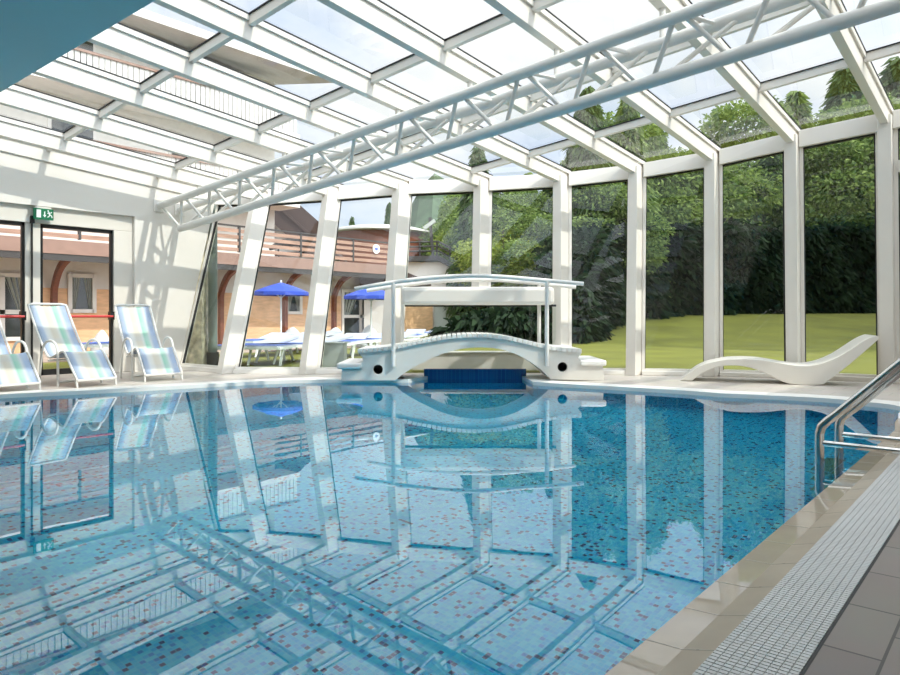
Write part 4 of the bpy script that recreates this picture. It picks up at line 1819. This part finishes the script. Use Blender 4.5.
def conifer_mesh(h, r, n):
    t = rng.uniform(.06, 1, n) ** .8
    lay = np.round(t * 26) / 26
    a = rng.uniform(0, 2 * np.pi, n)
    a = np.round(a * 9 / (2 * np.pi) + lay * 7) * (2 * np.pi / 9) + rng.normal(0, .16, n)
    R = r * (1 - lay) ** .8 * rng.uniform(.85, 1.1, n) + .05
    q = rng.uniform(.15, 1, n) ** .6
    p = np.stack([np.cos(a) * R * q, np.sin(a) * R * q, lay * h - .28 * R * q + rng.normal(0, .10, n)], 1)
    d = np.stack([np.cos(a + rng.normal(0, .6, n)), np.sin(a + rng.normal(0, .6, n)), rng.uniform(-.9, .1, n)], 1)
    return p, d


def broad_mesh(h, r, n, nb=14):
    cs = rng.normal(0, 1, (nb, 3))
    cs /= np.linalg.norm(cs, axis=1, keepdims=True)
    cs *= np.array([r * .6, r * .6, h * .27])
    cs[:, 2] += h * .62
    k = rng.integers(0, nb, n)
    u = rng.normal(0, 1, (n, 3))
    u /= np.linalg.norm(u, axis=1, keepdims=True)
    rad = rng.uniform(.6, 1.0, (n, 1)) * r * .48
    p = cs[k] + u * rad * np.array([1, 1, .8])
    d = u + rng.normal(0, .6, (n, 3)) + np.array([0, 0, -.3])
    return p, d


p, d = conifer_mesh(10, 2.6, 9000)
ME_CON = leaf_cloud('crown', p, d, .42, .13, M['leaf_dark'], .35)
p, d = conifer_mesh(10, 2.2, 8000)
ME_CON2 = leaf_cloud('crown', p, d, .40, .12, M['leaf_mid'], .3)
p, d = broad_mesh(10, 3.6, 22000, 20)
ME_BRO = leaf_cloud('crown', p, d, .22, .13, M['leaf_mid'], .2)
p, d = broad_mesh(10, 3.4, 16000, 18)
ME_BRO2 = leaf_cloud('crown', p, d, .22, .13, M['leaf_light'], .2)
p, d = broad_mesh(10, 3.8, 16000, 22)
ME_SHADE = leaf_cloud('crown', p, d, .5, .36, M['leaf_mid'], .2)
tm = MB()
tm.tube([(0, 0, -.3), (0, 0, 2), (.1, 0, 6), (0, 0, 9.6)], [.24, .2, .11, .03], 8)
ME_TRUNK = tm.mesh('trunk', M['bark'])


def tree(px, Z, ytop, me, label, wid=1.0, nm='tree', x=None):
    q = P(px, ytop, Z)
    g = ground_h(q.x, q.y)
    h = q.z - g
    root = empty(nm, (q.x, q.y, g), random.uniform(0, 6), label, 'tree', 'trees around the lawn')
    s = h / 10.0
    for nm_, me_ in (('crown', me), ('trunk', ME_TRUNK)):
        o = bpy.data.objects.new(nm_, me_)
        COL.objects.link(o)
        o.parent = root
        o.scale = (s * wid, s * wid, s)
    return root


TREES = [
    (352, 60, 219, ME_CON, 'slim conifer behind the railing, left of the round sign', .5),
    (389, 48, 205, ME_CON, 'slim conifer beside the broad column top', .5),
    (458, 30, 226, ME_BRO2, 'yellow-green tree above the white stair wall', .9),
    (446, 46, 206, ME_CON2, 'far tree on the hillside left of the crossbeam column', 1.2),
    (470, 36, 190, ME_BRO, 'leafy tree behind the yellow-green one', 1.1),
    (478, 27, 150, ME_CON, 'tall conifer behind the crossbeam column', .85),
    (500, 30, 182, ME_BRO, 'leafy tree just right of the crossbeam column', 1.2),
    (522, 27, 192, ME_BRO, 'light leafy tree above the timber fence', 1.2),
    (528, 34, 176, ME_CON2, 'pale conifer above the timber fence', 1.1),
    (552, 29, 176, ME_CON, 'dark conifer by the right bridge column', 1.0),
    (588, 26, 92, ME_CON, 'tallest dark conifer right of the footbridge', .9),
    (612, 30, 118, ME_BRO, 'leafy tree beside the tallest conifer', 1.1),
    (628, 27, 100, ME_CON2, 'conifer left of the wave lounger window', .95),
    (655, 33, 128, ME_CON, 'dark conifer with thin top over the hedge', 1.0),
    (676, 30, 152, ME_BRO, 'bushy tree over the hedge left of the lounger hump', 1.2),
    (700, 34, 138, ME_CON2, 'bare-topped conifer over the hedge', 1.0),
    (722, 31, 160, ME_BRO, 'bushy tree over the hedge above the lounger hump', 1.2),
    (746, 35, 106, ME_BRO, 'round-topped tall tree over the hedge', 1.1),
    (770, 31, 150, ME_CON, 'dark conifer over the hedge above the lounger', 1.1),
    (796, 36, 96, ME_CON2, 'tall pale conifer over the hedge', 1.1),
    (815, 32, 138, ME_BRO, 'bushy tree over the hedge above the lounger back', 1.2),
    (846, 36, 70, ME_CON, 'tall conifer over the hedge left of the last column', 1.1),
    (868, 33, 104, ME_BRO, 'leafy tree over the hedge beside the last column', 1.2),
    (503, 24.8, 224, ME_BRO2, 'low light-green bush left above the timber fence', 1.5),
    (536, 25.2, 216, ME_BRO, 'low green bush right above the timber fence', 1.6),
    (604, 25.5, 186, ME_BRO, 'leafy tree before the tallest conifer', 1.3),
    (900, 34, 62, ME_CON, 'tall conifer at the right picture edge', 1.2),
    (945, 34, 90, ME_BRO, 'leafy tree beyond the right picture edge', 1.2),
]
for px, Z, yt, me, lb, wd in TREES:
    tree(px, Z, yt, me, lb, wd, 'conifer' if me in (ME_CON, ME_CON2) else 'tree')
# trees right of the frame whose shade lies on the upper lawn
for x, z, h, me, lb in ((18, 17.5, 15.8, ME_SHADE, 'nearest'), (25.5, 21.0, 15.5, ME_SHADE, 'middle'), (27, 14.0, 17, ME_SHADE, 'farthest')):
    q = C2W(x, z, 0)
    g = ground_h(q.x, q.y)
    root = empty('garden_tree', (q.x, q.y, g), x, lb + ' of the three garden trees out of the frame to the right', 'tree', 'trees right of the frame')
    for nm_, me_ in (('crown', me), ('trunk', ME_TRUNK)):
        o = bpy.data.objects.new(nm_, me_)
        COL.objects.link(o)
        o.parent = root
        o.scale = (h / 10 * .78, h / 10 * .78, h / 10)

# hedge along the lawn
path = bez([C2W(3.9, 20.5, 0), C2W(4.8, 22.6, 0), C2W(6.4, 25.0, 0), C2W(10.5, 27.0, 0), C2W(16, 28.0, 0), C2W(22, 28.5, 0), C2W(30, 28.5, 0)], 6)


def hedge(name, path, H, depth, n, label):
    acc = [0.0]
    for i in range(1, len(path)):
        acc.append(acc[-1] + (path[i] - path[i - 1]).length)
    T = acc[-1]

    def at(s):
        s = min(max(s, 0), T - 1e-4)
        i = max(k for k in range(len(acc)) if acc[k] <= s)
        i = min(i, len(path) - 2)
        t = (s - acc[i]) / (acc[i + 1] - acc[i])
        tn = (path[i + 1] - path[i]).normalized()
        return path[i].lerp(path[i + 1], t), Vector((tn.y, -tn.x, 0))
    def hend(s):
        return .35 + .65 * min(1, s / 3.0) ** .5

    root = empty(name, path[len(path) // 2], 0, label, 'hedge')
    off = path[len(path) // 2]
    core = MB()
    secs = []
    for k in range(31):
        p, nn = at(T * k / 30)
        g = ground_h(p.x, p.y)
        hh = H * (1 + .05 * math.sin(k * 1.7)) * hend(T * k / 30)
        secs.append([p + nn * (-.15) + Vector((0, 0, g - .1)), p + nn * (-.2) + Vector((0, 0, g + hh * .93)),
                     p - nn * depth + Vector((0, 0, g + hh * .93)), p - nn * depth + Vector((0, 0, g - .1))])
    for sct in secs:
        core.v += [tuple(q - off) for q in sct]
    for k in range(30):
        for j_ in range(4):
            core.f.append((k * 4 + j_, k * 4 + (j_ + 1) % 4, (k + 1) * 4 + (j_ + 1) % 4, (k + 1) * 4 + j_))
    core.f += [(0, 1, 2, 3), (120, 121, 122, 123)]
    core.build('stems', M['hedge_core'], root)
    ss = rng.uniform(0, T, n)
    hs = rng.uniform(0, 1, n)
    pts, dr = np.zeros((n, 3)), np.zeros((n, 3))
    for i in range(n):
        p, nn = at(ss[i])
        g = ground_h(p.x, p.y)
        bulge = .22 * math.sin(ss[i] * 2.1 + hs[i] * 5) + .16 * math.sin(ss[i] * 5.3 - hs[i] * 9)
        top = rng.random() < .22
        if rng.random() < .05:
            p, nn = at(0)
            g = ground_h(p.x, p.y)
            tn = (path[1] - path[0]).normalized()
            q = p - nn * rng.uniform(-.2, depth) - tn * (.1 + abs(bulge)) + Vector((0, 0, g + H * hend(.1) * hs[i]))
            dd = (-tn.x + rng.normal(0, .6), -tn.y + rng.normal(0, .6), rng.uniform(-.6, .3))
        elif top:
            q = p - nn * rng.uniform(-.2, depth) + Vector((0, 0, g + H * hend(ss[i]) * (.95 + .05 * math.sin(ss[i] * 1.3)) + bulge * .5))
            dd = (rng.normal(0, .5), rng.normal(0, .5), rng.uniform(.1, .8))
        else:
            q = p + nn * (bulge + .05) + Vector((0, 0, g + H * hend(ss[i]) * hs[i]))
            dd = (nn.x + rng.normal(0, .7), nn.y + rng.normal(0, .7), rng.uniform(-.7, .3))
        pts[i] = (q.x - off.x, q.y - off.y, q.z)
        dr[i] = dd
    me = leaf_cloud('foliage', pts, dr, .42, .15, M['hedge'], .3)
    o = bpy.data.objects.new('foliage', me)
    COL.objects.link(o)
    o.parent = root
    return root


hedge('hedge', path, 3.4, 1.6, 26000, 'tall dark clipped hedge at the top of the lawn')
hedge('low_hedge', bez([C2W(.0, 20.5, 0), C2W(1.2, 20.0, 0), C2W(3.0, 19.9, 0)], 6), .95, 1.0, 3000, 'low dark hedge seen under the crossbeam')

# wooded hill far behind
m = MB()
N = 40
for i in range(N + 1):
    for j_ in range(8):
        x = -60 + 140 * i / N
        t = j_ / 7
        hh = 24 + 5 * math.sin(i * .5) + 3 * math.sin(i * 1.3)
        q = C2W(x, 120 + 60 * t, -1 + (hh * sstep(-42, 5, x) + 10) * t ** .8)
        m.v.append(tuple(q))
for i in range(N):
    for j_ in range(7):
        m.f.append((i * 8 + j_, (i + 1) * 8 + j_, (i + 1) * 8 + j_ + 1, i * 8 + j_ + 1))
o = m.build('hills', mat('hill_forest', srgb(66, 84, 62), 0.95, var=.5, scale=.5, bump=1.0, bscale=.4))
tag(o, 'wooded hillside far beyond the garden', 'hill', None, 'structure')
